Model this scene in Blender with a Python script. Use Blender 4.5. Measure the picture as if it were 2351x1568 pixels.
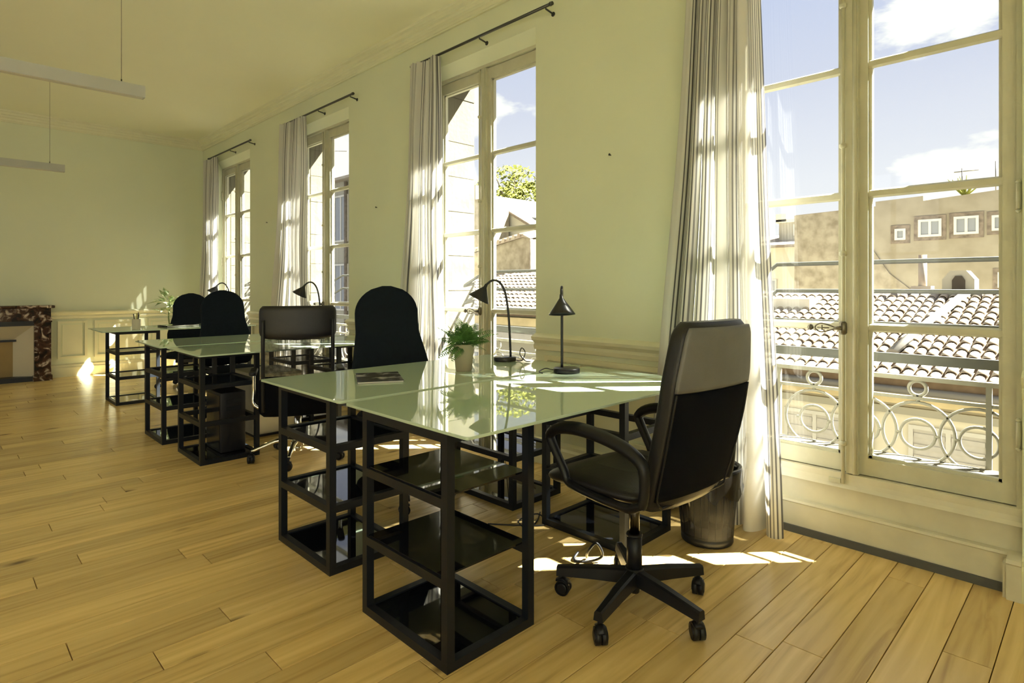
import bpy, math, random
from mathutils import Vector, Matrix, Euler, noise

for o in list(bpy.data.objects):
    bpy.data.objects.remove(o, do_unlink=True)
scene = bpy.context.scene
COL = scene.collection
R = math.radians
PI = math.pi

# ------------------------------------------------------------------ camera
cam_d = bpy.data.cameras.new('camera')
cam_d.sensor_width = 36.0
cam_d.lens = 36.0 * 1356.9 / 2351.0
cam_d.shift_y = -(784.0 - 656.5) / 2351.0
cam_d.clip_start = 0.05
cam_d.clip_end = 500
cam = bpy.data.objects.new('camera', cam_d)
cam.location = (0, 0, 1.2)
cam.rotation_euler = (R(90), 0, -R(44.61))
COL.objects.link(cam)
scene.camera = cam

# ------------------------------------------------------------------ world sky with clouds
world = bpy.data.worlds.new('sky')
scene.world = world
world.use_nodes = True
wn, wl = world.node_tree.nodes, world.node_tree.links
wn.clear()
w_out = wn.new('ShaderNodeOutputWorld')
w_bg = wn.new('ShaderNodeBackground')
w_tc = wn.new('ShaderNodeTexCoord')
w_sep = wn.new('ShaderNodeSeparateXYZ')
wl.new(w_tc.outputs['Generated'], w_sep.inputs[0])
w_ramp = wn.new('ShaderNodeValToRGB')
w_ramp.color_ramp.elements[0].position = 0.0
w_ramp.color_ramp.elements[0].color = (0.95, 0.94, 0.93, 1)
w_ramp.color_ramp.elements[1].position = 0.6
w_ramp.color_ramp.elements[1].color = (0.40, 0.50, 0.80, 1)
e = w_ramp.color_ramp.elements.new(0.16)
e.color = (0.80, 0.82, 0.90, 1)
e = w_ramp.color_ramp.elements.new(0.3)
e.color = (0.63, 0.67, 0.83, 1)
wl.new(w_sep.outputs['Z'], w_ramp.inputs[0])
w_map = wn.new('ShaderNodeMapping')
w_map.inputs['Location'].default_value = (0.55, 0.2, 0.1)
w_map.inputs['Scale'].default_value = (1.0, 1.0, 2.6)
wl.new(w_tc.outputs['Generated'], w_map.inputs[0])
w_noise = wn.new('ShaderNodeTexNoise')
w_noise.inputs['Scale'].default_value = 3.2
w_noise.inputs['Detail'].default_value = 9
w_noise.inputs['Roughness'].default_value = 0.55
wl.new(w_map.outputs[0], w_noise.inputs['Vector'])
w_cr = wn.new('ShaderNodeValToRGB')
w_cr.color_ramp.elements[0].position = 0.53
w_cr.color_ramp.elements[1].position = 0.575
wl.new(w_noise.outputs['Fac'], w_cr.inputs[0])
w_mix = wn.new('ShaderNodeMixRGB')
w_mix.inputs[2].default_value = (1.05, 1.04, 1.0, 1)
wl.new(w_cr.outputs[0], w_mix.inputs[0])
wl.new(w_ramp.outputs[0], w_mix.inputs[1])
wl.new(w_mix.outputs[0], w_bg.inputs[0])
w_bg.inputs[1].default_value = 0.53
wl.new(w_bg.outputs[0], w_out.inputs[0])

# ------------------------------------------------------------------ sun
sun_d = bpy.data.lights.new('sun', 'SUN')
sun_d.energy = 38.0
sun_d.angle = R(0.55)
sun_d.color = (1.0, 0.955, 0.85)
sun = bpy.data.objects.new('sun', sun_d)
sun.rotation_euler = Vector((-1.0, 0.87, -1.46)).to_track_quat('-Z', 'Y').to_euler()
sun.location = (20, -15, 30)
COL.objects.link(sun)

# added fill lights outside invented windows of the unseen opposite wall
LEFT_X = -3.6
for i, yy in enumerate((-0.9, 2.2, 5.3, 8.0)):
    d = bpy.data.lights.new('fill_light', 'AREA')
    d.shape = 'RECTANGLE'
    d.size = 1.15
    d.size_y = 2.4
    d.energy = 1.5
    d.color = (1.0, 0.95, 0.82)
    o = bpy.data.objects.new('fill_light', d)
    o.location = (LEFT_X - 0.32, yy, 1.65)
    o.rotation_euler = (R(90), 0, R(-90))
    COL.objects.link(o)

# more added fill, shining along the room from invented near-wall windows
NEAR_Y = -2.6
for i, xx in enumerate((-2.4, -0.6)):
    d = bpy.data.lights.new('fill_light', 'AREA')
    d.shape = 'RECTANGLE'
    d.size = 1.15
    d.size_y = 2.4
    d.energy = 6
    d.spread = R(95)
    d.color = (1.0, 0.96, 0.86)
    o = bpy.data.objects.new('fill_light', d)
    o.location = (xx, NEAR_Y - 0.32, 1.65)
    o.rotation_euler = (R(90), 0, 0)
    COL.objects.link(o)

# ------------------------------------------------------------------ exposure
scene.view_settings.view_transform = 'Standard'
scene.view_settings.look = 'None'
scene.view_settings.exposure = 1.20
scene.view_settings.gamma = 1.0
scene.view_settings.use_curve_mapping = False
try:
    scene.cycles.sample_clamp_indirect = 6.0
    scene.cycles.max_bounces = 12
    scene.cycles.diffuse_bounces = 6
    scene.cycles.transparent_max_bounces = 24
    scene.cycles.caustics_refractive = False
except Exception:
    pass

# ================================================================== helpers
def setp(o, label=None, cat=None, group=None, kind=None):
    if label: o['label'] = label
    if cat: o['category'] = cat
    if group: o['group'] = group
    if kind: o['kind'] = kind
    return o

class MB:
    def __init__(s):
        s.v = []; s.f = []; s.sm = []; s.uv = None
    def add(s, vs, fs, smooth=False, M=None):
        b = len(s.v)
        for p in vs:
            p = Vector(p)
            s.v.append(M @ p if M else p)
        for f in fs:
            s.f.append([i + b for i in f]); s.sm.append(smooth)
        return s
    def box(s, x0, y0, z0, x1, y1, z1, M=None):
        x0, x1 = min(x0, x1), max(x0, x1); y0, y1 = min(y0, y1), max(y0, y1); z0, z1 = min(z0, z1), max(z0, z1)
        v = [(x0,y0,z0),(x1,y0,z0),(x1,y1,z0),(x0,y1,z0),(x0,y0,z1),(x1,y0,z1),(x1,y1,z1),(x0,y1,z1)]
        return s.add(v, [(0,3,2,1),(4,5,6,7),(0,1,5,4),(1,2,6,5),(2,3,7,6),(3,0,4,7)], False, M)
    def cbox(s, c, d, M=None):
        return s.box(c[0]-d[0]/2, c[1]-d[1]/2, c[2]-d[2]/2, c[0]+d[0]/2, c[1]+d[1]/2, c[2]+d[2]/2, M)
    def rbox(s, x0, y0, z0, x1, y1, z1, r, n=3, M=None, ez=None):
        """box with rounded vertical edges and softened top/bottom"""
        e_ = min(ez if ez is not None else r, (z1-z0)/2*0.98)
        rings = []
        steps = 4
        prof = []
        for i in range(steps + 1):
            a = PI/2 * i/steps
            prof.append((e_*(1-math.sin(a)), z0 + e_*(1-math.cos(a))))
        for i in range(steps + 1):
            a = PI/2 * i/steps
            prof.append((e_*(1-math.cos(a)), z1 - e_ + e_*math.sin(a)))
        for ins, z in prof:
            ring = []
            rr = max(r, 0.0005)
            for (cx, cy, a0) in ((x1-rr, y1-rr, 0), (x0+rr, y1-rr, 90), (x0+rr, y0+rr, 180), (x1-rr, y0+rr, 270)):
                for k in range(n+1):
                    a = R(a0 + 90*k/n)
                    q = max(rr-ins, 0.0)
                    ring.append((cx + q*math.cos(a), cy + q*math.sin(a), z))
            rings.append(ring)
        return s.loft(rings, True, M)
    def loft(s, rings, smooth=True, M=None, cap=True, closed=True):
        n = len(rings[0]); vs = [p for r_ in rings for p in r_]; fs = []
        for i in range(len(rings)-1):
            for j in range(n if closed else n-1):
                a = i*n+j; b = i*n+(j+1) % n
                fs.append((a, b, b+n, a+n))
        s.add(vs, fs, smooth, M)
        if cap:
            b = len(s.v) - len(vs)
            s.f.append([b+j for j in range(n)][::-1]); s.sm.append(False)
            s.f.append([b+(len(rings)-1)*n+j for j in range(n)]); s.sm.append(False)
        return s
    def tube(s, pts, r, n=8, closed=False, smooth=True, M=None, flat=None):
        pts = [Vector(p) for p in pts]; N = len(pts)
        rs = r if isinstance(r, (list, tuple)) else [r]*N
        rings = []; up = Vector((0, 0, 1)); prevn = None
        for i in range(N):
            if closed: t = pts[(i+1) % N] - pts[i-1]
            else: t = pts[min(i+1, N-1)] - pts[max(i-1, 0)]
            t.normalize()
            if prevn is None:
                a = up if abs(t.dot(up)) < 0.95 else Vector((1, 0, 0))
                nn = (a - t*a.dot(t)).normalized()
            else:
                nn = (prevn - t*prevn.dot(t)).normalized()
            prevn = nn; b = t.cross(nn)
            ring = []
            for k in range(n):
                a = 2*PI*(k+0.5)/n
                fx, fy = (flat or (1, 1))
                ring.append(pts[i] + nn*math.cos(a)*rs[i]*fx + b*math.sin(a)*rs[i]*fy)
            rings.append(ring)
        if closed:
            rings.append(rings[0])
            return s.loft(rings, smooth, M, cap=False)
        return s.loft(rings, smooth, M)
    def cyl(s, p0, p1, r0, r1=None, n=12, smooth=True, M=None):
        return s.tube([p0, p1], [r0, r0 if r1 is None else r1], n, smooth=smooth, M=M)
    def lathe(s, prof, n=20, c=(0, 0, 0), M=None, smooth=True, cap=True):
        rings = [[(c[0]+r_*math.cos(2*PI*k/n), c[1]+r_*math.sin(2*PI*k/n), c[2]+z) for k in range(n)] for r_, z in prof]
        return s.loft(rings, smooth, M, cap)
    def prism_y(s, prof, y0, y1, M=None):
        """polygon in xz extruded along y"""
        return s.loft([[(x, y0, z) for x, z in prof], [(x, y1, z) for x, z in prof]], False, M)
    def prism_x(s, prof, x0, x1, M=None):
        return s.loft([[(x0, y, z) for y, z in prof], [(x1, y, z) for y, z in prof]], False, M)
    def ring(s, c, R_, r, ax='x', n=32, m=8):
        pts = []
        for k in range(n):
            a = 2*PI*k/n
            u, w = R_*math.cos(a), R_*math.sin(a)
            if ax == 'x': pts.append((c[0], c[1]+u, c[2]+w))
            elif ax == 'y': pts.append((c[0]+u, c[1], c[2]+w))
            else: pts.append((c[0]+u, c[1]+w, c[2]))
        return s.tube(pts, r, m, closed=True)
    def build(s, name, mat, parent=None, loc=None):
        me = bpy.data.meshes.new(name)
        me.from_pydata([tuple(v) for v in s.v], [], s.f)
        me.polygons.foreach_set('use_smooth', s.sm)
        me.materials.append(mat)
        me.update()
        o = bpy.data.objects.new(name, me)
        COL.objects.link(o)
        if parent: o.parent = parent
        if loc: o.location = loc
        return o

def empty(name, loc=(0, 0, 0), rz=0.0):
    o = bpy.data.objects.new(name, None)
    o.empty_display_size = 0.1
    o.location = loc; o.rotation_euler = (0, 0, rz)
    COL.objects.link(o)
    return o

def copy_tree(o, parent=None):
    c = o.copy(); COL.objects.link(c); c.parent = parent
    for ch in o.children: copy_tree(ch, c)
    return c

def bez(pts, n=8):
    """Catmull-Rom through pts"""
    P = [Vector(p) for p in pts]; out = []
    for i in range(len(P)-1):
        p0 = P[max(i-1, 0)]; p1 = P[i]; p2 = P[i+1]; p3 = P[min(i+2, len(P)-1)]
        for k in range(n):
            t = k/n
            out.append(0.5*((2*p1)+(p2-p0)*t+(2*p0-5*p1+4*p2-p3)*t*t+(3*p1-p0-3*p2+p3)*t**3))
    out.append(P[-1])
    return out

# ------------------------------------------------------------------ materials
def mat(name, col, rough=0.5, metal=0.0, var=0.0, scale=8.0, bump=0.0, bscale=60.0, coat=0.0, spec=0.5, col2=None, objvar=0.0):
    m = bpy.data.materials.new(name); m.use_nodes = True
    nt = m.node_tree; N, L = nt.nodes, nt.links
    b = N['Principled BSDF']
    b.inputs['Roughness'].default_value = rough
    b.inputs['Metallic'].default_value = metal
    b.inputs['Coat Weight'].default_value = coat
    b.inputs['Specular IOR Level'].default_value = spec
    tc = N.new('ShaderNodeTexCoord')
    no = N.new('ShaderNodeTexNoise'); no.inputs['Scale'].default_value = scale; no.inputs['Detail'].default_value = 6
    L.new(tc.outputs['Object'], no.inputs['Vector'])
    mx = N.new('ShaderNodeMixRGB')
    c2 = col2 if col2 else tuple(c*(1-var) for c in col)
    mx.inputs[1].default_value = (*col, 1); mx.inputs[2].default_value = (*c2, 1)
    rp = N.new('ShaderNodeValToRGB'); rp.color_ramp.elements[0].position = 0.35; rp.color_ramp.elements[1].position = 0.7
    L.new(no.outputs['Fac'], rp.inputs[0]); L.new(rp.outputs[0], mx.inputs[0])
    last = mx.outputs[0]
    if objvar:
        oi = N.new('ShaderNodeObjectInfo'); hs = N.new('ShaderNodeHueSaturation')
        mr = N.new('ShaderNodeMapRange'); mr.inputs[3].default_value = 1-objvar; mr.inputs[4].default_value = 1+objvar
        L.new(oi.outputs['Random'], mr.inputs[0]); L.new(mr.outputs[0], hs.inputs['Value'])
        L.new(last, hs.inputs['Color']); last = hs.outputs[0]
    L.new(last, b.inputs['Base Color'])
    if bump:
        n2 = N.new('ShaderNodeTexNoise'); n2.inputs['Scale'].default_value = bscale; n2.inputs['Detail'].default_value = 4
        L.new(tc.outputs['Object'], n2.inputs['Vector'])
        bp = N.new('ShaderNodeBump'); bp.inputs['Strength'].default_value = bump; bp.inputs['Distance'].default_value = 0.01
        L.new(n2.outputs['Fac'], bp.inputs['Height']); L.new(bp.outputs[0], b.inputs['Normal'])
    return m

M_wall = mat('painted_wall', (0.70, 0.735, 0.555), 0.75, var=0.04, scale=1.5, bump=0.05, bscale=90)
M_ceil = mat('painted_ceiling', (0.83, 0.83, 0.64), 0.8, var=0.03, scale=1.0)
M_trim = mat('painted_trim', (0.735, 0.73, 0.53), 0.45, var=0.05, scale=6)
M_sill = mat('painted_sill_wood', (0.66, 0.63, 0.49), 0.45, var=0.10, scale=9, bump=0.08, bscale=40)
M_win = mat('painted_window_wood', (0.56, 0.55, 0.42), 0.5, var=0.08, scale=14, bump=0.1, bscale=50)
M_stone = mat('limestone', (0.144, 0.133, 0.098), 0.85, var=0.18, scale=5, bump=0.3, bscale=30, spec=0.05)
M_frame = mat('black_steel', (0.006, 0.009, 0.014), 0.45, spec=0.35, var=0.2, scale=20, bump=0.03, bscale=200)
M_blackglass = mat('black_glass', (0.006, 0.007, 0.010), 0.03, spec=0.6)
M_plastic = mat('black_plastic', (0.009, 0.010, 0.013), 0.4, spec=0.35, var=0.2, bump=0.04, bscale=300)
M_leather = mat('black_leather', (0.009, 0.009, 0.011), 0.42, var=0.2, scale=12, bump=0.12, bscale=220, col2=(0.012, 0.012, 0.014))
M_leatherpanel = mat('lit_black_leather', (0.150, 0.152, 0.155), 0.50, var=0.15, scale=12, bump=0.08, bscale=260)  # black leather greyed to paint in the light on the head panel
M_fabric = mat('black_fabric', (0.004, 0.005, 0.008), 0.95, spec=0.12, var=0.2, scale=40, bump=0.2, bscale=500)
M_navy = mat('dark_navy_fabric', (0.009, 0.014, 0.021), 0.9, spec=0.15, var=0.2, scale=40, bump=0.15, bscale=500)
M_chrome = mat('chrome', (0.75, 0.74, 0.70), 0.12, metal=1.0)
M_gunmetal = mat('dark_metal', (0.10, 0.095, 0.085), 0.25, metal=1.0)
M_brass = mat('aged_brass', (0.22, 0.20, 0.15), 0.35, metal=0.8, var=0.4, scale=40)
M_lampblack = mat('lamp_black', (0.012, 0.013, 0.016), 0.35, var=0.1)
M_pendant = mat('pendant_aluminium', (0.42, 0.43, 0.40), 0.5, var=0.05)
M_diff = mat('pendant_diffuser', (0.60, 0.58, 0.50), 0.6)
M_cable = mat('black_cable', (0.015, 0.015, 0.015), 0.5)
M_pot = mat('beige_pot', (0.40, 0.35, 0.24), 0.6, var=0.12, scale=6)
M_soil = mat('soil', (0.03, 0.02, 0.012), 0.95, var=0.4, scale=60)
M_leaf = mat('fern_leaf', (0.150, 0.330, 0.075), 0.42, var=0.5, scale=25, objvar=0.35)
M_stem = mat('leaf_stem', (0.10, 0.14, 0.04), 0.6)
M_iron = mat('white_painted_iron', (0.274, 0.265, 0.229), 0.5, var=0.08, scale=20)
M_irongrey = mat('grey_iron_bar', (0.090, 0.093, 0.090), 0.5, var=0.1, scale=20)
M_gap = mat('dark_gap', (0.05, 0.04, 0.03), 0.9)
M_box = mat('grey_beige_laminate', (0.40, 0.38, 0.30), 0.4, var=0.06, scale=3)
M_whiteplastic = mat('white_plastic', (0.75, 0.73, 0.65), 0.4)
M_screen = mat('glossy_black_cover', (0.010, 0.010, 0.012), 0.15)
M_ceramic = mat('cream_ceramic', (0.62, 0.58, 0.44), 0.35, var=0.05)
M_cream = mat('cream_fireplace_panel', (0.62, 0.56, 0.42), 0.5, var=0.06, scale=3)
M_ochre = mat('ochre_fireback', (0.36, 0.25, 0.10), 0.6, var=0.15, scale=4)
M_hearth = mat('black_hearth_slate', (0.012, 0.014, 0.016), 0.4, var=0.3)
M_rod = mat('curtain_rod_metal', (0.09, 0.09, 0.085), 0.35, metal=0.8)
M_mortar = mat('white_mortar', (0.260, 0.247, 0.222), 0.9, var=0.1, scale=10, spec=0.05)

# glass: real thin glass, clear with a fresnel reflection
def glass_mat():
    m = bpy.data.materials.new('window_glass'); m.use_nodes = True
    N, L = m.node_tree.nodes, m.node_tree.links
    N.remove(N['Principled BSDF'])
    out = N['Material Output']
    tr = N.new('ShaderNodeBsdfTransparent'); tr.inputs[0].default_value = (0.95, 0.96, 0.94, 1)
    gl = N.new('ShaderNodeBsdfGlossy'); gl.inputs['Roughness'].default_value = 0.01
    lw_ = N.new('ShaderNodeLayerWeight'); lw_.inputs[0].default_value = 0.5
    pw = N.new('ShaderNodeMath'); pw.operation = 'POWER'; pw.inputs[1].default_value = 4.0
    L.new(lw_.outputs['Facing'], pw.inputs[0])
    fr = N.new('ShaderNodeMath'); fr.operation = 'MULTIPLY_ADD'; fr.inputs[1].default_value = 0.45; fr.inputs[2].default_value = 0.02
    L.new(pw.outputs[0], fr.inputs[0])
    mx = N.new('ShaderNodeMixShader')
    L.new(fr.outputs[0], mx.inputs[0]); L.new(tr.outputs[0], mx.inputs[1]); L.new(gl.outputs[0], mx.inputs[2])
    L.new(mx.outputs[0], out.inputs[0])
    return m
M_glass = glass_mat()

def frosted_table():
    m = bpy.data.materials.new('pale_green_table_glass'); m.use_nodes = True
    N, L = m.node_tree.nodes, m.node_tree.links
    b = N['Principled BSDF']
    b.inputs['Base Color'].default_value = (0.51, 0.645, 0.50, 1)
    b.inputs['Roughness'].default_value = 0.015
    b.inputs['IOR'].default_value = 1.6
    tc = N.new('ShaderNodeTexCoord'); no = N.new('ShaderNodeTexNoise'); no.inputs['Scale'].default_value = 2.0
    L.new(tc.outputs['Object'], no.inputs['Vector'])
    mx = N.new('ShaderNodeMixRGB'); mx.inputs[1].default_value = (0.51, 0.645, 0.50, 1); mx.inputs[2].default_value = (0.495, 0.63, 0.485, 1)
    L.new(no.outputs['Fac'], mx.inputs[0]); L.new(mx.outputs[0], b.inputs['Base Color'])
    return m
M_table = frosted_table()

def wood_mat():
    m = bpy.data.materials.new('oak_plank'); m.use_nodes = True
    N, L = m.node_tree.nodes, m.node_tree.links
    b = N['Principled BSDF']
    oi = N.new('ShaderNodeObjectInfo'); ge = N.new('ShaderNodeNewGeometry')
    ad = N.new('ShaderNodeMath'); ad.operation = 'ADD'
    L.new(oi.outputs['Random'], ad.inputs[0]); L.new(ge.outputs['Random Per Island'], ad.inputs[1])
    fr = N.new('ShaderNodeMath'); fr.operation = 'FRACT'; L.new(ad.outputs[0], fr.inputs[0])
    # per plank offset of the grain
    cmb = N.new('ShaderNodeCombineXYZ')
    ml = N.new('ShaderNodeMath'); ml.operation = 'MULTIPLY'; ml.inputs[1].default_value = 37.0
    L.new(fr.outputs[0], ml.inputs[0]); L.new(ml.outputs[0], cmb.inputs[2]); L.new(ml.outputs[0], cmb.inputs[0])
    va = N.new('ShaderNodeVectorMath'); va.operation = 'ADD'
    L.new(ge.outputs['Position'], va.inputs[0]); L.new(cmb.outputs[0], va.inputs[1])
    mp = N.new('ShaderNodeMapping'); mp.inputs['Scale'].default_value = (0.55, 7.0, 1.0)
    L.new(va.outputs[0], mp.inputs[0])
    n1 = N.new('ShaderNodeTexNoise'); n1.inputs['Scale'].default_value = 2.2; n1.inputs['Detail'].default_value = 8; n1.inputs['Distortion'].default_value = 1.6
    L.new(mp.outputs[0], n1.inputs['Vector'])
    wv = N.new('ShaderNodeTexWave'); wv.wave_type = 'BANDS'; wv.bands_direction = 'Y'
    wv.inputs['Scale'].default_value = 0.9; wv.inputs['Distortion'].default_value = 14.0; wv.inputs['Detail'].default_value = 4; wv.inputs['Detail Scale'].default_value = 0.9
    L.new(mp.outputs[0], wv.inputs['Vector'])
    mg = N.new('ShaderNodeMixRGB'); mg.inputs[0].default_value = 0.12
    L.new(n1.outputs['Fac'], mg.inputs[1]); L.new(wv.outputs[0], mg.inputs[2])
    rp = N.new('ShaderNodeValToRGB')
    rp.color_ramp.elements[0].position = 0.2; rp.color_ramp.elements[0].color = (0.48, 0.32, 0.12, 1)
    rp.color_ramp.elements[1].position = 0.75; rp.color_ramp.elements[1].color = (0.82, 0.61, 0.27, 1)
    ee = rp.color_ramp.elements.new(0.45); ee.color = (0.70, 0.50, 0.20, 1)
    L.new(mg.outputs[0], rp.inputs[0])
    hs = N.new('ShaderNodeHueSaturation')
    mr = N.new('ShaderNodeMapRange'); mr.inputs[3].default_value = 0.84; mr.inputs[4].default_value = 1.16
    L.new(fr.outputs[0], mr.inputs[0]); L.new(mr.outputs[0], hs.inputs['Value']); L.new(rp.outputs[0], hs.inputs['Color'])
    # knots
    mp2 = N.new('ShaderNodeMapping'); mp2.inputs['Scale'].default_value = (1.6, 4.0, 1.0)
    L.new(va.outputs[0], mp2.inputs[0])
    vo = N.new('ShaderNodeTexVoronoi'); vo.inputs['Scale'].default_value = 1.0
    L.new(mp2.outputs[0], vo.inputs['Vector'])
    kr = N.new('ShaderNodeValToRGB'); kr.color_ramp.elements[0].position = 0.02; kr.color_ramp.elements[0].color = (0.85, 0.85, 0.85, 1)
    kr.color_ramp.elements[1].position = 0.115; kr.color_ramp.elements[1].color = (0, 0, 0, 1)
    L.new(vo.outputs['Distance'], kr.inputs[0])
    mk = N.new('ShaderNodeMixRGB'); mk.inputs[2].default_value = (0.09, 0.045, 0.018, 1)
    L.new(kr.outputs[0], mk.inputs[0]); L.new(hs.outputs[0], mk.inputs[1])
    L.new(mk.outputs[0], b.inputs['Base Color'])
    b.inputs['Roughness'].default_value = 0.27
    bp = N.new('ShaderNodeBump'); bp.inputs['Strength'].default_value = 0.06; bp.inputs['Distance'].default_value = 0.004
    L.new(mg.outputs[0], bp.inputs['Height']); L.new(bp.outputs[0], b.inputs['Normal'])
    return m
M_wood = wood_mat()

def marble_mat():
    m = bpy.data.materials.new('dark_veined_marble'); m.use_nodes = True
    N, L = m.node_tree.nodes, m.node_tree.links
    b = N['Principled BSDF']; b.inputs['Roughness'].default_value = 0.2
    tc = N.new('ShaderNodeTexCoord')
    n1 = N.new('ShaderNodeTexNoise'); n1.inputs['Scale'].default_value = 9; n1.inputs['Detail'].default_value = 10; n1.inputs['Distortion'].default_value = 1.5
    L.new(tc.outputs['Object'], n1.inputs['Vector'])
    rp = N.new('ShaderNodeValToRGB')
    rp.color_ramp.elements[0].position = 0.38; rp.color_ramp.elements[0].color = (0.012, 0.007, 0.005, 1)
    rp.color_ramp.elements[1].position = 0.68; rp.color_ramp.elements[1].color = (0.62, 0.52, 0.42, 1)
    a = rp.color_ramp.elements.new(0.55); a.color = (0.075, 0.035, 0.022, 1)
    L.new(n1.outputs['Fac'], rp.inputs[0]); L.new(rp.outputs[0], b.inputs['Base Color'])
    return m
M_marble = marble_mat()

def curtain_mat():
    m = bpy.data.materials.new('striped_linen'); m.use_nodes = True
    N, L = m.node_tree.nodes, m.node_tree.links
    N.remove(N['Principled BSDF']); out = N['Material Output']
    uv = N.new('ShaderNodeUVMap'); sp = N.new('ShaderNodeSeparateXYZ'); L.new(uv.outputs[0], sp.inputs[0])
    def fract_lt(freq, width, off=0.0):
        a = N.new('ShaderNodeMath'); a.operation = 'MULTIPLY_ADD'; a.inputs[1].default_value = freq; a.inputs[2].default_value = off
        L.new(sp.outputs[0], a.inputs[0])
        f = N.new('ShaderNodeMath'); f.operation = 'FRACT'; L.new(a.outputs[0], f.inputs[0])
        g = N.new('ShaderNodeMath'); g.operation = 'LESS_THAN'; g.inputs[1].default_value = width; L.new(f.outputs[0], g.inputs[0])
        return g.outputs[0]
    fine = fract_lt(76, 0.40)
    zone = fract_lt(4.0, 0.66, 0.15)
    mul = N.new('ShaderNodeMath'); mul.operation = 'MULTIPLY'; L.new(fine, mul.inputs[0]); L.new(zone, mul.inputs[1])
    no = N.new('ShaderNodeTexNoise'); no.noise_dimensions = '1D'; no.inputs['Scale'].default_value = 40
    L.new(sp.outputs[0], no.inputs['W'])
    m2 = N.new('ShaderNodeMath'); m2.operation = 'MULTIPLY'; L.new(mul.outputs[0], m2.inputs[0])
    mr = N.new('ShaderNodeMapRange'); mr.inputs[1].default_value = 0.3; mr.inputs[2].default_value = 0.6; mr.inputs[3].default_value = 0.35; mr.inputs[4].default_value = 1.0
    L.new(no.outputs['Fac'], mr.inputs[0]); L.new(mr.outputs[0], m2.inputs[1])
    mx = N.new('ShaderNodeMixRGB'); mx.inputs[1].default_value = (0.70, 0.69, 0.65, 1); mx.inputs[2].default_value = (0.11, 0.107, 0.112, 1)
    L.new(m2.outputs[0], mx.inputs[0])
    d = N.new('ShaderNodeBsdfDiffuse'); t = N.new('ShaderNodeBsdfTranslucent'); tp = N.new('ShaderNodeBsdfTransparent')
    L.new(mx.outputs[0], d.inputs[0]); L.new(mx.outputs[0], t.inputs[0])
    s1 = N.new('ShaderNodeMixShader'); s1.inputs[0].default_value = 0.26
    L.new(d.outputs[0], s1.inputs[1]); L.new(t.outputs[0], s1.inputs[2])
    s2 = N.new('ShaderNodeMixShader'); s2.inputs[0].default_value = 0.06
    L.new(s1.outputs[0], s2.inputs[1]); L.new(tp.outputs[0], s2.inputs[2])
    L.new(s2.outputs[0], out.inputs[0])
    return m
M_curtain = curtain_mat()

def seethrough(name, col, rough, alpha, pattern=0):
    m = bpy.data.materials.new(name); m.use_nodes = True
    N, L = m.node_tree.nodes, m.node_tree.links
    b = N['Principled BSDF']; b.inputs['Base Color'].default_value = (*col, 1); b.inputs['Roughness'].default_value = rough
    if pattern:
        tc = N.new('ShaderNodeTexCoord'); sp = N.new('ShaderNodeSeparateXYZ'); L.new(tc.outputs['Object'], sp.inputs[0])
        no = N.new('ShaderNodeTexNoise'); no.inputs['Scale'].default_value = pattern; L.new(tc.outputs['Object'], no.inputs['Vector'])
        mr = N.new('ShaderNodeMapRange'); mr.inputs[1].default_value = 0.35; mr.inputs[2].default_value = 0.65
        mr.inputs[3].default_value = alpha-0.2; mr.inputs[4].default_value = min(1, alpha+0.2)
        L.new(no.outputs['Fac'], mr.inputs[0]); L.new(mr.outputs[0], b.inputs['Alpha'])
    else:
        b.inputs['Alpha'].default_value = alpha
    return m
M_mesh = seethrough('black_mesh_fabric', (0.012, 0.012, 0.013), 0.7, 0.55, 30)
M_wire = seethrough('black_wire_mesh', (0.006, 0.006, 0.006), 0.6, 0.74)
M_bag = seethrough('black_plastic_bag', (0.008, 0.007, 0.006), 0.2, 0.94)

def magazine_mat():
    m = bpy.data.materials.new('magazine_cover'); m.use_nodes = True
    N, L = m.node_tree.nodes, m.node_tree.links
    b = N['Principled BSDF']; b.inputs['Roughness'].default_value = 0.25
    tc = N.new('ShaderNodeTexCoord'); n1 = N.new('ShaderNodeTexNoise'); n1.inputs['Scale'].default_value = 11; n1.inputs['Detail'].default_value = 3
    L.new(tc.outputs['Object'], n1.inputs['Vector'])
    rp = N.new('ShaderNodeValToRGB'); rp.color_ramp.elements[0].position = 0.5; rp.color_ramp.elements[0].color = (0.05, 0.048, 0.045, 1)
    rp.color_ramp.elements[1].position = 0.68; rp.color_ramp.elements[1].color = (0.45, 0.44, 0.42, 1)
    L.new(n1.outputs['Fac'], rp.inputs[0]); L.new(rp.outputs[0], b.inputs['Base Color'])
    return m
M_mag = magazine_mat()
M_paper = mat('page_edges', (0.6, 0.58, 0.5), 0.8)

# exterior
M_tile = mat('canal_tile', (0.353, 0.325, 0.273), 0.85, var=0.35, scale=3.0, objvar=0.12, col2=(0.308, 0.237, 0.176), spec=0.05)
M_tile_bed = mat('tile_channel', (0.176, 0.126, 0.084), 0.9, var=0.3, scale=6, spec=0.05)
M_rubble = mat('rubble_masonry', (0.336, 0.304, 0.234), 0.95, scale=3.4, bump=0.9, bscale=7, col2=(0.195, 0.167, 0.122), spec=0.05)
M_render = mat('aged_render', (0.308, 0.280, 0.215), 0.9, scale=1.8, bump=0.4, bscale=10, col2=(0.241, 0.213, 0.156), spec=0.05)
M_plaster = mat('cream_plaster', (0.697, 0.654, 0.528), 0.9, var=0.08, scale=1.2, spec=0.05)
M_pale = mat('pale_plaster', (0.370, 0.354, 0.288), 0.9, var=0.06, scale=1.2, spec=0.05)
M_shutter = mat('grey_shutter', (0.506, 0.483, 0.437), 0.6, var=0.1, scale=10)
M_darkpane = mat('dark_pane', (0.22, 0.24, 0.27), 0.1)
M_whiteframe = mat('white_frame', (0.576, 0.562, 0.504), 0.5)
M_zinc = mat('zinc_gutter', (0.160, 0.152, 0.136), 0.5, metal=0.3)
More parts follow.
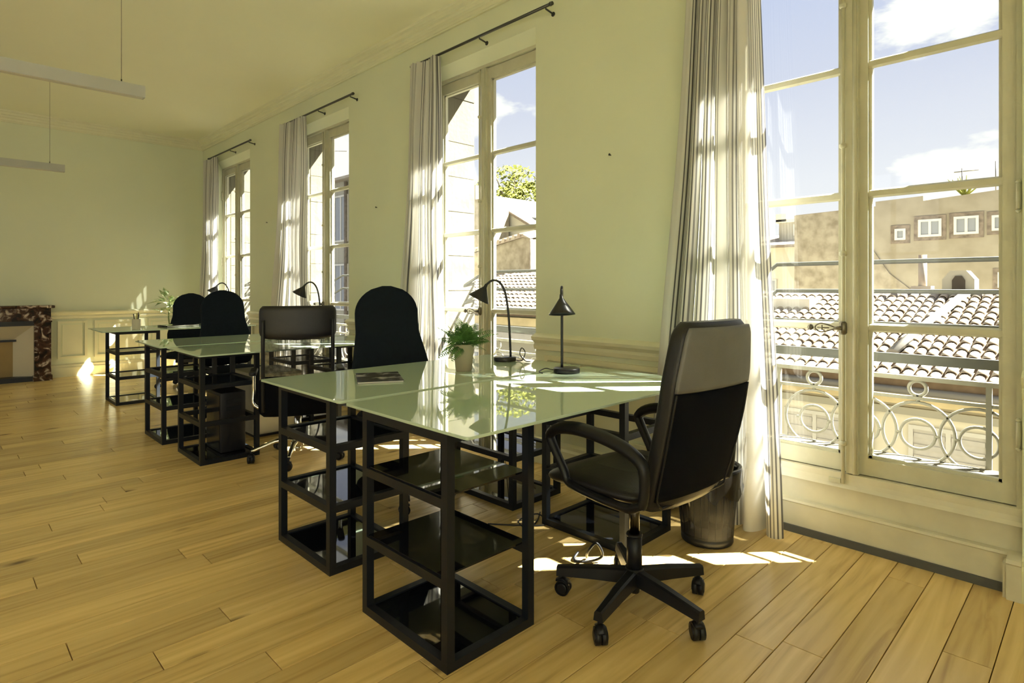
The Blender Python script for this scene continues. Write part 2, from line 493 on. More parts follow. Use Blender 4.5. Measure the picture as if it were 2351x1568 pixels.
M_street = mat('street', (0.176, 0.164, 0.139), 0.9, var=0.2, scale=0.3, spec=0.05)
M_band = mat('eave_band_paint', (0.70, 0.58, 0.34), 0.8, var=0.2, scale=3)
M_treeleaf = mat('spring_leaf', (0.20, 0.215, 0.045), 0.8, var=0.4, scale=1.0, spec=0.05)
M_bark = mat('bark', (0.16, 0.12, 0.08), 0.9, var=0.3)
M_quoin = mat('brick_surround', (0.22, 0.18, 0.14), 0.9, var=0.5, scale=8)

# ================================================================== room shell
XW, XG, XO = 2.97, 3.074, 3.45       # inner wall face, glass plane, outer face
YF = 9.71                            # far wall
Y0 = -2.6                            # near wall
ZC = 3.385                            # ceiling
PITCH, YK0, WOP = 2.540, 0.2376, 1.198
YK = [YK0 + PITCH*k for k in range(4)]
ZHEAD = 2.982

# floor: dark screed with individual oak planks on top
mb = MB(); mb.box(LEFT_X, Y0, -0.14, XG+0.02, YF, -0.018)
floor = mb.build('floor', M_gap); setp(floor, 'oak plank floor of the long office room', 'floor', kind='structure')
random.seed(5)
PWID = 0.13
planks = []
row = 0
yy = 0.0
y = Y0
while y < YF - 0.001:
    y1 = min(y + PWID, YF)
    x = LEFT_X - random.random()*1.2
    # niches reach further out than the wall face
    ymid = (y+y1)/2
    xend = XW
    for k in YK:
        if k+0.01 < y and y1 < k+WOP-0.01: xend = XG
    while x < xend:
        ln = random.choice((0.9, 1.2, 1.5, 1.8))
        xa, xb = max(x, LEFT_X), min(x+ln, xend)
        if xb - xa > 0.05: planks.append((xa, y, xb, y1))
        x += ln
    y = y1
def ppx(X, Y, Z=0.0):
    f_ = 1356.9; dep = X*0.7023+Y*0.7119; rt = X*0.7119-Y*0.7023
    if dep < 0.2: return None
    return (1175.5+f_*rt/dep, 656.5-f_*(Z-1.2)/dep, dep)
def vis_area(p):
    xa, ya, xb, yb = p; n = 0
    for i in range(9):
        for j in (0.25, 0.75):
            q = ppx(xa+(xb-xa)*(i+0.5)/9, ya+(yb-ya)*j)
            if q and -5 < q[0] < 2356 and q[1] < 1573: n += (xb-xa)*(yb-ya)/18/q[2]**3
    return n
planks.sort(key=vis_area, reverse=True)
gap = 0.0015
pm = {}
rest = MB()
for i, (xa, ya, xb, yb) in enumerate(planks):
    if i < 296 and vis_area((xa, ya, xb, yb)) > 0:
        key = (round(xb-xa, 3), round(yb-ya, 3))
        if key not in pm:
            b_ = MB(); L_, W_ = key
            b_.add([(gap,gap,-0.016),(L_-gap,gap,-0.016),(L_-gap,W_-gap,-0.016),(gap,W_-gap,-0.016),
                    (gap,gap,-0.001),(L_-gap,gap,-0.001),(L_-gap,W_-gap,-0.001),(gap,W_-gap,-0.001),
                    (gap+.001,gap+.001,0),(L_-gap-.001,gap+.001,0),(L_-gap-.001,W_-gap-.001,0),(gap+.001,W_-gap-.001,0)],
                   [(0,1,5,4),(1,2,6,5),(2,3,7,6),(3,0,4,7),(4,5,9,8),(5,6,10,9),(6,7,11,10),(7,4,8,11),(8,9,10,11)])
            o = b_.build('plank', M_wood, floor); pm[key] = o.data
            o.location = (xa, ya, 0)
        else:
            o = bpy.data.objects.new('plank', pm[key]); COL.objects.link(o); o.parent = floor; o.location = (xa, ya, 0)
    else:
        rest.box(xa+gap, ya+gap, -0.016, xb-gap, yb-gap, 0)
o = rest.build('plank_field', M_wood, floor); o['kind'] = 'stuff'

# ceiling
mb = MB(); mb.box(LEFT_X-0.2, Y0-0.2, ZC, XO, YF+0.2, ZC+0.15)
setp(mb.build('ceiling', M_ceil), 'plain painted ceiling above the office', 'ceiling', kind='structure')

# window wall (inner painted leaf + outer stone leaf)
wr = MB()
edges = [Y0]
for k in YK: edges += [k, k+WOP]
edges.append(YF)
for i in range(0, len(edges), 2):
    wr.box(XW, edges[i], 0, XG+0.03, edges[i+1], ZC)
for k in YK:     # sloping soffit above each window
    wr.prism_y([(XW, ZHEAD), (XG-0.045, 2.895), (XG+0.03, 2.895), (XG+0.03, ZC), (XW, ZC)], k, k+WOP)
wall_r = wr.build('wall_right', M_wall)
setp(wall_r, 'cream painted wall with four tall window openings', 'wall', kind='structure')
os_ = MB()
yprev = Y0
for k in YK:
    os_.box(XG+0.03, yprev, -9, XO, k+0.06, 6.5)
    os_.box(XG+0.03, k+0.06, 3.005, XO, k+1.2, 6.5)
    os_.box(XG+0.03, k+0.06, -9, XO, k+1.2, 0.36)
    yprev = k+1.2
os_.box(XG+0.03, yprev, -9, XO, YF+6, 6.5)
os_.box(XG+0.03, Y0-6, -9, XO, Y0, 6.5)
o = os_.build('stone_leaf', M_stone, wall_r)
# ashlar blocks of the far reveal of each window, sun-lit stone courses
random.seed(3)
for k in YK:
    z = 0.40
    while z < 2.95:
        h = random.choice((0.30, 0.34, 0.38)); z1 = min(z+h, 3.0)
        b_ = MB(); t_ = 0.004 + random.random()*0.006
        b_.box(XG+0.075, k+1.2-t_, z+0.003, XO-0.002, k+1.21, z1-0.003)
        b_.build('stone_block', M_stone, wall_r)
        z = z1

# far wall with wainscot
mb = MB(); mb.box(LEFT_X, YF, 0, XW+0.2, YF+0.2, ZC)
wall_f = mb.build('wall_far', M_wall); setp(wall_f, 'cream far wall with panelled dado and marble fireplace', 'wall', kind='structure')
mb = MB(); xprev = LEFT_X
NWX = (-2.4, -0.6)  # near-wall openings added for the fill lights behind them
for c_ in NWX:
    mb.box(xprev, Y0-0.25, 0, c_-0.6, Y0, ZC); mb.box(c_-0.6, Y0-0.25, 0, c_+0.6, Y0, 0.42); mb.box(c_-0.6, Y0-0.25, 2.9, c_+0.6, Y0, ZC)
    xprev = c_+0.6
mb.box(xprev, Y0-0.25, 0, XW+0.2, Y0, ZC)
setp(mb.build('wall_near', M_wall), 'cream wall at the near end of the room, with two windows added for fill light', 'wall', kind='structure')

# unseen opposite wall; its four windows are added to let fill light in
lw = MB(); yprev = Y0
LWY = (-0.9, 2.2, 5.3, 8.0)
for c_ in LWY:
    lw.box(LEFT_X-0.25, yprev, 0, LEFT_X, c_-0.6, ZC)
    lw.box(LEFT_X-0.25, c_-0.6, 0, LEFT_X, c_+0.6, 0.42)
    lw.box(LEFT_X-0.25, c_-0.6, 2.9, LEFT_X, c_+0.6, ZC)
    yprev = c_+0.6
lw.box(LEFT_X-0.25, yprev, 0, LEFT_X, YF, ZC)
setp(lw.build('wall_left', M_wall), 'cream wall opposite the curtained windows, with windows added for fill light', 'wall', kind='structure')

# ---------------------------------------------------------------- cornice, rails, baseboards
corn = [(0, 3.25), (-0.018, 3.25), (-0.018, 3.262), (-0.026, 3.266), (-0.03, 3.292), (-0.05, 3.305), (-0.055, 3.325), (-0.070, 3.332), (-0.074, 3.358), (-0.095, 3.368), (-0.10, ZC), (0, ZC)]
mb = MB(); mb.prism_y([(XW+a, b) for a, b in corn], Y0, YF)
setp(mb.build('trim_1', M_trim), 'stepped plaster cornice above the tall windows', 'cornice', kind='structure')
mb = MB(); mb.prism_x([(YF+a, b) for a, b in corn], LEFT_X, XW)
setp(mb.build('trim_2', M_trim), 'stepped plaster cornice above the far wall', 'cornice', kind='structure')

rail = [(0, 0.765), (-0.016, 0.77), (-0.024, 0.795), (-0.014, 0.812), (-0.042, 0.835), (-0.048, 0.855), (-0.03, 0.868), (0, 0.878)]
base = [(0, 0), (-0.03, 0), (-0.03, 0.12), (-0.02, 0.135), (-0.02, 0.155), (-0.008, 0.165), (0, 0.17)]
def panel(par, cx0, cx1, z0, z1, wall):
    """a raised picture-frame moulding on the dado"""
    b_ = MB(); w, d = 0.030, 0.024
    def bar(u0, v0, u1, v1):
        if wall == 'x': b_.box(XW-d, u0, v0, XW, u1, v1)
        else: b_.box(u0, YF-d, v0, u1, YF, v1)
    bar(cx0, z0, cx1, z0+w); bar(cx0, z1-w, cx1, z1); bar(cx0, z0+w, cx0+w, z1-w); bar(cx1-w, z0+w, cx1, z1-w)
    d = 0.007; w2 = 0.02
    def bar2(u0, v0, u1, v1):
        if wall == 'x': b_.box(XW-d, u0, v0, XW, u1, v1)
        else: b_.box(u0, YF-d, v0, u1, YF, v1)
    a0, a1, c0, c1 = cx0+w+0.02, cx1-w-0.02, z0+w+0.02, z1-w-0.02
    bar2(a0, c0, a1, c1)
    return b_.build('dado_panel', M_trim, par)
# piers between the windows
tr_r = MB(); tr_b = MB()
segs = [(Y0, YK[0])] + [(YK[i]+WOP, YK[i+1]) for i in range(3)] + [(YK[3]+WOP, YF)]
for a, b in segs:
    tr_r.prism_y([(XW+p, q) for p, q in rail], a, b)
    tr_b.prism_y([(XW+p, q) for p, q in base], a, b)
setp(tr_r.build('trim_3', M_trim), 'chair rail moulding on the piers between the windows', 'chair rail', kind='structure')
setp(tr_b.build('baseboard_right', M_trim), 'moulded baseboard under the window wall piers', 'baseboard', kind='structure')
for a, b in segs[1:]:
    panel(wall_r, a+0.10, b-0.10, 0.24, 0.735, 'x')
mb = MB(); mb.prism_x([(YF+p, q) for p, q in rail], 1.05, XW)
setp(mb.build('trim_4', M_trim), 'chair rail moulding on the far wall', 'chair rail', kind='structure')
mb = MB(); mb.prism_x([(YF+p, q) for p, q in base], 1.12, XW)
setp(mb.build('baseboard_far', M_trim), 'moulded baseboard along the far wall', 'baseboard', kind='structure')
for a, b in ((1.20, 1.52), (1.60, 2.16), (2.24, 2.86)):
    panel(wall_f, a, b, 0.24, 0.735, 'y')

# ================================================================== windows
GZ = [0.412, 1.010, 1.622, 2.214, 2.785]
def make_window(n, k):
    w = empty('window_%d' % n, (0, k, 0))
    setp(w, ('tall two-leaf casement window beside the waste bin and striped curtain',
             'tall casement window behind the fern and desk lamps',
             'tall casement window behind the mesh-back chair',
             'tall casement window beside the far corner')[n-1], 'window', kind='structure')
    f = MB(); xa, xb = XG-0.045, XG+0.03
    f.box(xa, 0, 0.275, xb, 0.022, 2.895); f.box(xa, WOP-0.022, 0.275, xb, WOP, 2.895)
    f.box(xa, 0.022, 2.872, xb, WOP-0.022, 2.895)
    f.build('frame', M_win, w)
    s = MB()     # stepped sill and panel below
    s.box(XG-0.05, 0, 0.27, XG+0.03, WOP, 0.330)
    s.prism_y([(XG-0.065, 0.265), (XG-0.055, 0.28), (XG-0.05, 0.30), (XG-0.04, 0.30), (XG-0.04, 0.265)], 0, WOP)
    s.box(XG-0.04, 0, 0.155, XG+0.03, WOP, 0.27)
    s.build('sill', M_sill, w)
    s = MB()
    s.prism_y([(XG-0.068, 0.0), (XG-0.068, 0.142), (XG-0.075, 0.148), (XG-0.07, 0.158), (XG-0.03, 0.160), (XG-0.03, 0.0)], 0, WOP)
    s.build('plinth', M_sill, w)
    for (ya, yb) in ((0.0, 0.045), (WOP-0.045, WOP)):
        s = MB()
        s.prism_y([(XW-0.035, 0), (XW-0.035, 0.135), (XW-0.042, 0.142), (XW-0.036, 0.156), (XG-0.07, 0.160), (XG-0.07, 0)], ya, yb)
        s.box(XW-0.02, ya if ya > 0 else 0.045, 0, XG-0.07, (ya-0.012) if ya > 0 else 0.057, 0.135)
        s.build('plinth_block', M_sill, w)
    s = MB(); s.box(XG-0.078, 0.057, 0, XG-0.069, WOP-0.057, 0.035)
    s.build('shadow_gap_strip', M_irongrey, w)  # grey strip coloured in for the shadow gap at the plinth foot
    for side in (0, 1):
        c = MB(); xa, xb = XG-0.024, XG+0.022
        y0, y1 = (0.022, 0.541) if side == 0 else (0.657, WOP-0.022)
        ya, yb = (0.068, 0.541) if side == 0 else (0.657, 1.130)
        # hinge stile, meeting stile
        c.box(xa, y0, 0.335, xb, ya, 2.868) if side == 0 else c.box(xa, yb, 0.335, xb, y1, 2.868)
        if side == 0: c.box(xa, yb, 0.335, xb, 0.594, 2.868)
        else: c.box(xa, 0.604, 0.335, xb, ya, 2.868)
        c.box(xa, ya, 0.335, xb, yb, GZ[0]); c.box(xa, ya, GZ[4], xb, yb, 2.868)
        for z in GZ[1:4]:
            c.prism_y([(xa+0.006, z-0.012), (XG-0.004, z-0.02), (xb, z-0.012), (xb, z+0.012), (XG-0.004, z+0.02), (xa+0.006, z+0.012)], ya, yb)
        # small glazing bead
        for (p, q) in ((ya, ya+0.012), (yb-0.012, yb)):
            c.box(XG-0.008, p, GZ[0], XG+0.018, q, GZ[4])
        c.box(XG-0.008, ya, GZ[0], XG+0.018, yb, GZ[0]+0.012); c.box(XG-0.008, ya, GZ[4]-0.012, XG+0.018, yb, GZ[4])
        co = c.build('casement', M_win, w)
        for i in range(4):
            g = MB(); g.box(XG+0.000, ya+0.002, GZ[i]+0.004, XG+0.004, yb-0.002, GZ[i+1]-0.004)
            g.build('pane', M_glass, co)
        for z in (0.62, 1.55, 2.5):
            h = MB(); yh = 0.016 if side == 0 else WOP-0.016
            h.cyl((XG-0.052, yh, z-0.05), (XG-0.052, yh, z+0.05), 0.008, n=8)
            h.lathe([(0.003, 0), (0.010, 0.006), (0.003, 0.016)], 8, (XG-0.052, yh, z+0.05))
            h.lathe([(0.003, -0.016), (0.010, -0.006), (0.003, 0)], 8, (XG-0.052, yh, z-0.05))
            h.build('hinge', M_win, w)
    # central cover strip and astragal
    a = MB()
    a.prism_y([(XG-0.05, 0.335), (XG-0.05, 2.868), (XG-0.024, 2.868), (XG-0.024, 0.335)], 0.575, 0.625)
    a.tube([(XG-0.05, 0.588, 0.335), (XG-0.05, 0.588, 2.868)], 0.010, 8)
    a.build('cover_strip', M_win, w)
    r_ = MB(); ry = 0.636
    r_.cyl((XG-0.055, ry, 0.285), (XG-0.055, ry, 2.86), 0.0085, n=10)
    for z in (0.47, 1.35, 1.85, 2.5):
        r_.lathe([(0.009, -0.012), (0.016, -0.008), (0.016, 0.008), (0.009, 0.012)], 10, (XG-0.055, ry, z))
    r_.box(XG-0.06, ry+0.01, 0.283, XG-0.035, ry+0.06, 0.303)
    er = r_.build('espagnolette_rod', M_win, w)
    # ornate handle
    h = MB(); hz = 1.005
    h.lathe([(0.011, -0.03), (0.017, -0.022), (0.017, 0.022), (0.011, 0.03)], 12, (XG-0.055, ry, hz))
    h.cyl((XG-0.075, ry, hz), (XG-0.085, ry+0.028, hz), 0.010, 0.008, n=8)
    for sg in (-1, 1):
        h.tube(bez([(XG-0.085, ry+0.02, hz), (XG-0.087, ry+0.055, hz+sg*0.014), (XG-0.09, ry+0.085, hz+sg*0.020), (XG-0.09, ry+0.105, hz+sg*0.010), (XG-0.09, ry+0.11, hz)], 5), 0.0035, 6)
    h.tube([(XG-0.087, ry+0.05, hz), (XG-0.09, ry+0.10, hz)], 0.003, 6)
    h.tube([(XG-0.089, ry+0.08, hz-0.012), (XG-0.089, ry+0.08, hz+0.012)], 0.003, 6)
    M_ = Matrix.Translation((XG-0.09, ry+0.128, hz))
    h.lathe([(0.002, -0.015), (0.011, -0.010), (0.015, 0), (0.011, 0.010), (0.002, 0.015)], 10, (XG-0.09, ry+0.130, hz))
    h.build('handle', M_brass, w)
    return w
for n in range(4): make_window(n+1, YK[n])
# simpler added window frames before the opposite wall's fill lights
for i, c_ in enumerate(LWY):
    w = MB(); x0, x1 = LEFT_X-0.16, LEFT_X-0.11
    for (a, b, z0, z1) in ((-0.6, -0.54, 0.42, 2.9), (0.54, 0.6, 0.42, 2.9), (-0.03, 0.03, 0.42, 2.9), (-0.54, 0.54, 0.42, 0.5), (-0.54, 0.54, 2.82, 2.9), (-0.54, 0.54, 1.64, 1.68)):
        w.box(x0, c_+a, z0, x1, c_+b, z1)
    setp(w.build('window_%d' % (5+i), M_win), 'plain casement window added before a fill light in the wall opposite the curtains', 'window', kind='structure')

for i, c_ in enumerate(NWX):  # added frames before the unseen near-wall fill lights
    w = MB(); x0, x1 = Y0-0.16, Y0-0.11
    for (a, b, z0, z1) in ((-0.6, -0.54, 0.42, 2.9), (0.54, 0.6, 0.42, 2.9), (-0.03, 0.03, 0.42, 2.9), (-0.54, 0.54, 0.42, 0.5), (-0.54, 0.54, 2.82, 2.9), (-0.54, 0.54, 1.64, 1.68)):
        w.box(c_+a, x0, z0, c_+b, x1, z1)
    setp(w.build('window_%d' % (9+i), M_win), 'plain casement window added before a fill light in the near end wall', 'window', kind='structure')

# ================================================================== balcony railings
def make_railing(k, label):
    XR = 3.46
    r = empty('balcony_railing', (XR, k, 0.36)); setp(r, label, 'railing', 'iron railings outside the windows')
    zb = -0.36
    def part(nm, b_, m=M_iron): return b_.build(nm, m, r)
    ya, yb = 0.05, 1.15
    # flat guard bars that return to the facade
    for z in (1.325, 1.172):
        b_ = MB()
        b_.tube([(-0.14, 1.198, z-0.13+zb), (0.06, 1.13, z+zb), (0.06, -0.03, z+zb), (-0.005, -0.06, z-0.02+zb)], 0.011, 6, flat=(1.2, 0.6))
        part('guard_bar', b_, M_irongrey)
    for z, hh in ((1.005, 0.013), (0.838, 0.024)):
        b_ = MB(); b_.box(-0.012, 0.06, z-hh+zb, 0.012, 1.19, z+hh+zb); part('guard_bar', b_, M_irongrey)
    b_ = MB(); b_.box(-0.016, 0.06, 0.735+zb, 0.016, 1.19, 0.757+zb); part('top_rail', b_)
    b_ = MB(); b_.box(-0.010, 0.06, 0.640+zb, 0.010, 1.19, 0.656+zb); part('rail', b_)
    b_ = MB(); b_.box(-0.012, 0.06, 0.305+zb, 0.012, 1.19, 0.325+zb); part('bottom_rail', b_)
    for y in (0.155, 1.095):
        b_ = MB(); b_.box(-0.011, y-0.011, zb+0.28, 0.011, y+0.011, 0.74+zb); part('post', b_)
    step = 0.2385
    for i in range(4):
        cy = 0.155 + 0.035 + step*(i+0.0) + 0.0
        cy = 0.19 + step*i + 0.0
        c = 0.43 - 0.2385 + step*i
        if c > 1.10: continue
        b_ = MB(); b_.ring((0, c, 0.478+zb), 0.150, 0.0075, 'x', 36, 6); part('large_ring', b_)
        b_ = MB(); b_.ring((0, c, 0.472+zb), 0.073, 0.0075, 'x', 28, 6)
        b_.tube([(0, c+0.073, 0.472+zb), (0, c+0.091, 0.472+zb)], 0.008, 6); b_.tube([(0, c-0.073, 0.472+zb), (0, c-0.091, 0.472+zb)], 0.008, 6)
        part('small_ring', b_)
        if i % 2 == 1:
            b_ = MB(); b_.ring((0, c, 0.697+zb), 0.036, 0.009, 'x', 24, 6); b_.tube([(0, c, 0.63+zb), (0, c, 0.665+zb)], 0.009, 6); part('top_ring', b_)
    return r
for n, lb in enumerate(('white iron balcony railing of interlaced rings behind the window by the waste bin',
                        'white iron balcony railing behind the fern and desk lamps',
                        'white iron balcony railing outside the window behind the mesh-back chair',
                        'white iron balcony railing outside the window beside the far corner')):
    make_railing(YK[n], lb)

# ================================================================== curtains and rods
def make_curtain(k, label, top, bot, seed, gather=7, amp=0.040, zb=0.012):
    random.seed(seed)
    XC = XW-0.095; zt = 3.028 if seed != 44 else 3.010
    nu, nv = 150, 36
    ph = [random.random()*6 for _ in range(4)]
    vs = []; uvs = []
    for j in range(nv+1):
        t = j/nv; z = zt + (zb-zt)*t
        e = t**1.15
        yr = top[0] + (bot[0]-top[0])*e; yl = top[1] + (bot[1]-top[1])*e
        for i in range(nu+1):
            u = i/nu
            uu = u + 0.012*math.sin(2*PI*u*2.3+ph[0]) + 0.008*t*math.sin(7*u+4*t+ph[1])
            A = amp*(0.85+0.35*math.sin(3.1*u*PI+ph[2]+1.2*t)) * (0.75+0.6*t)
            xx = XC + A*math.sin(2*PI*gather*uu+ph[3]) + 0.012*math.sin(2*PI*gather*2.17*uu+ph[1])*(1-t*0.4) + 0.01*math.sin(9*t+5*u)
            xx = min(xx, XW-0.035)
            y = yr + (yl-yr)*u + 0.012*math.cos(2*PI*gather*uu+ph[3])
            vs.append((xx, y, z)); uvs.append((u, 1-t))
    fs = []
    for j in range(nv):
        for i in range(nu):
            a = j*(nu+1)+i; fs.append((a, a+1, a+nu+2, a+nu+1))
    c = empty('curtain', (XC, (bot[0]+bot[1])/2, 0)); setp(c, label, 'curtain', 'striped linen curtains at the windows')
    me = bpy.data.meshes.new('cloth')
    me.from_pydata([(x-XC, y-(bot[0]+bot[1])/2, z) for x, y, z in vs], [], fs)
    me.polygons.foreach_set('use_smooth', [True]*len(fs))
    ul = me.uv_layers.new(name='UVMap')
    for lp in me.loops: ul.data[lp.index].uv = uvs[lp.vertex_index]
    me.materials.append(M_curtain)
    o = bpy.data.objects.new('cloth', me); COL.objects.link(o); o.parent = c
    return c
def make_rod(k, label):
    xr, zr = XW-0.075, 3.045
    r = empty('curtain_rod', (XW, k+0.6, zr)); setp(r, label, 'curtain rod', 'curtain rods above the windows')
    b_ = MB(); b_.cyl((xr-XW, -0.80, 0), (xr-XW, 0.75, 0), 0.0105, n=10); b_.build('rod', M_rod, r)
    for y in (-0.80, 0.75):
        b_ = MB(); sgn = -1 if y < 0 else 1
        b_.tube([(xr-XW, y, 0), (xr-XW, y+0.02*sgn, 0)], [0.015, 0.012], 10); b_.build('finial', M_rod, r)
    for y in (-0.76, -0.1, 0.70):
        b_ = MB(); b_.tube([(0.0, y, -0.03), (xr-XW, y, -0.018), (xr-XW, y, -0.008)], 0.006, 6); b_.lathe([(0.016, 0), (0.016, 0.004)], 10, M=Matrix.Translation((0, y, -0.03)) @ Matrix.Rotation(R(-90), 4, 'Y'))
        b_.build('bracket', M_rod, r)
    return r
lab = ('beside the waste bin', 'behind the fern pot', 'behind the mesh-back chair', 'in the far corner by the wall')
crv = [((0.985, 1.33), (0.855, 1.62), 11), ((0.965, 1.30), (0.90, 1.58), 22), ((0.76, 1.31), (0.66, 1.66), 33), ((0.95, 1.36), (0.92, 1.64), 44)]
for n in range(4):
    t_, b_, sd = crv[n]
    make_curtain(YK[n], 'grey-striped linen curtain hanging to the floor ' + lab[n], (YK[n]+t_[0]-0, YK[n]+t_[1]), (YK[n]+b_[0], YK[n]+b_[1]), sd)
for n in range(4): make_rod(YK[n], 'dark metal curtain rod on brackets above the curtain ' + lab[n])

# ================================================================== desks
def make_pedestal(x0, y0, label, full=True, glass=(0, 1, 2), w=0.39, d=0.50):
    p = empty('shelf_pedestal', (x0+w/2, y0+d/2, 0)); setp(p, label, 'pedestal', 'black steel shelf pedestals under the glass desks')
    t = 0.030; H = 0.742; a, b = w/2, d/2
    for sx in (-1, 1):
        for sy in (-1, 1):
            m_ = MB(); m_.box(sx*a, sy*b, 0, sx*(a-t), sy*(b-t), H); m_.build('post', M_frame, p)
    levels = (0.0, 0.255, 0.505, H-t)
    for i, z in enumerate(levels):
        for sx in (-1, 1):
            m_ = MB(); m_.box(sx*a, -b+t, z, sx*(a-t), b-t, z+t); m_.build('rail', M_frame, p)
        if full or i in (0, 3):
            for sy in (-1, 1):
                m_ = MB(); m_.box(-a+t, sy*b, z, a-t, sy*(b-t), z+t); m_.build('rail', M_frame, p)
        if i < 3 and i in glass:
            m_ = MB(); zz = z+t-0.006
            e_ = 0.0 if (not full and i) else t
            if e_ == 0.0: m_.box(-a+0.008, -b+t+0.001, z+t+0.0005, a-0.008, b-t-0.001, z+t+0.0065)
            else: m_.box(-a+t, -b+t, zz-0.006, a-t, b-t, zz)
            m_.build('glass_shelf', M_blackglass, p)
    return p
TZ = 0.742
def make_top(x0, y0, label, L_=1.48, W_=0.73):
    m_ = MB(); m_.rbox(-L_/2, -W_/2, 0, L_/2, W_/2, 0.010, 0.012, 3, ez=0.0015)
    o = m_.build('glass_tabletop', M_table, loc=(x0+L_/2, y0+W_/2, TZ+0.0005)); setp(o, label, 'tabletop', 'pale green glass tabletops')
    return o
TS = TZ + 0.0105   # surface height
make_top(1.13, 1.333, 'pale green glass tabletop with the straight-standing desk lamp, pushed to the front armchair', W_=0.72)
make_top(1.13, 2.095, 'pale green glass tabletop carrying the potted fern and magazine', W_=0.77)
make_top(1.23, 4.10, 'pale green glass tabletop in front of the mesh-back chair')
make_top(1.20, 4.88, 'pale green glass tabletop at the dark chair with its back to the second window pier')
make_top(1.20, 6.90, 'pale green glass tabletop with pen cup and black folder')
make_pedestal(1.137, 1.437, 'black steel pedestal with full-depth black glass shelves under the front desk aisle end', full=False)
make_pedestal(1.177, 2.265, 'black steel pedestal under the aisle end of the fern desk')
make_pedestal(2.205, 1.52, 'black steel pedestal beside the waste bin', glass=(0,))
make_pedestal(2.215, 2.24, 'black steel pedestal under the window end of the fern desk')
make_pedestal(1.285, 4.255, 'black steel pedestal holding the computer tower', glass=(0, 2))
make_pedestal(1.25, 5.02, 'black steel pedestal under the aisle end of the second desk row, nearer the fireplace')
make_pedestal(2.28, 4.25, 'black steel pedestal at the window end of the desk of the mesh-back chair')
make_pedestal(2.26, 5.02, 'black steel pedestal at the window end of the second desk row, nearer the far wall')
make_pedestal(1.33, 6.98, 'black steel pedestal under the pen cup desk')
make_pedestal(2.26, 6.98, 'black steel pedestal at the window end of the pen cup desk')

# ================================================================== chairs
def star_base(par, angs, mleg, r=0.29, hub=0.10, mcol=None, arched=False):
    c = MB()
    c.cyl((0, 0, 0.085), (0, 0, 0.145), 0.040, 0.034, n=14)
    c.cyl((0, 0, 0.05), (0, 0, 0.085), 0.018, 0.024, n=10)
    c.build('hub', mleg, par)
    for a in angs:
        M_ = Matrix.Rotation(R(a), 4, 'Z')
        l = MB()
        if arched:
            l.tube([M_ @ Vector(p) for p in bez([(0.02, 0, 0.125), (0.12, 0, 0.135), (0.22, 0, 0.105), (r, 0, 0.078)], 4)], [0.022]*5+[0.017]*4+[0.013]*4, 8, flat=(0.8, 1))
        else:
            rings = []
            for (x, w, z0, z1) in ((0.02, 0.026, 0.088, 0.140), (0.15, 0.023, 0.084, 0.128), (r+0.012, 0.018, 0.074, 0.108)):
                rings.append([M_ @ Vector(q) for q in ((x, -w, z0), (x, w, z0), (x, w*0.8, z1-0.006), (x, w*0.5, z1), (x, -w*0.5, z1), (x, -w*0.8, z1-0.006))])
            l.loft(rings, False)
        leg = l.build('leg', mleg, par)
        cs = MB(); ca = random.random()*360
        Mc = Matrix.Translation(M_ @ Vector((r, 0, 0))) @ Matrix.Rotation(R(ca), 4, 'Z')
        cs.cyl((0, 0, 0.045), (0, 0, 0.085), 0.008, n=8, M=Mc)
        for s in (-1, 1):
            cs.loft([[(-0.012+0.029*math.cos(q), yy, 0.029+0.029*math.sin(q)) for q in [2*PI*k/18 for k in range(18)]] for yy in (s*0.002, s*0.020, )], True, Mc)
            cs.loft([[(-0.012+rr*math.cos(q), yy, 0.029+rr*math.sin(q)) for q in [2*PI*k/18 for k in range(18)]] for yy, rr in ((s*0.020, 0.025), (s*0.024, 0.016))], True, Mc)
        cs.tube([Mc @ Vector(p) for p in ((-0.036, 0, 0.045), (-0.012, 0, 0.062), (0.014, 0, 0.052))], 0.010, 8, flat=(0.6, 1.6))
        cs.build('caster', M_plastic, leg)

def superring(cx, cy, z, a, b, n=28, p=3.2, tilt=0.0, bow=0.0):
    out = []
    for k in range(n):
        t = 2*PI*k/n; ct, st = math.cos(t), math.sin(t)
        x = math.copysign(abs(ct)**(2/p), ct)*a; y = math.copysign(abs(st)**(2/p), st)*b
        out.append((cx+x, cy+y+bow*(x/a)**2 if a else cy+y, z + y*tilt))
    return out

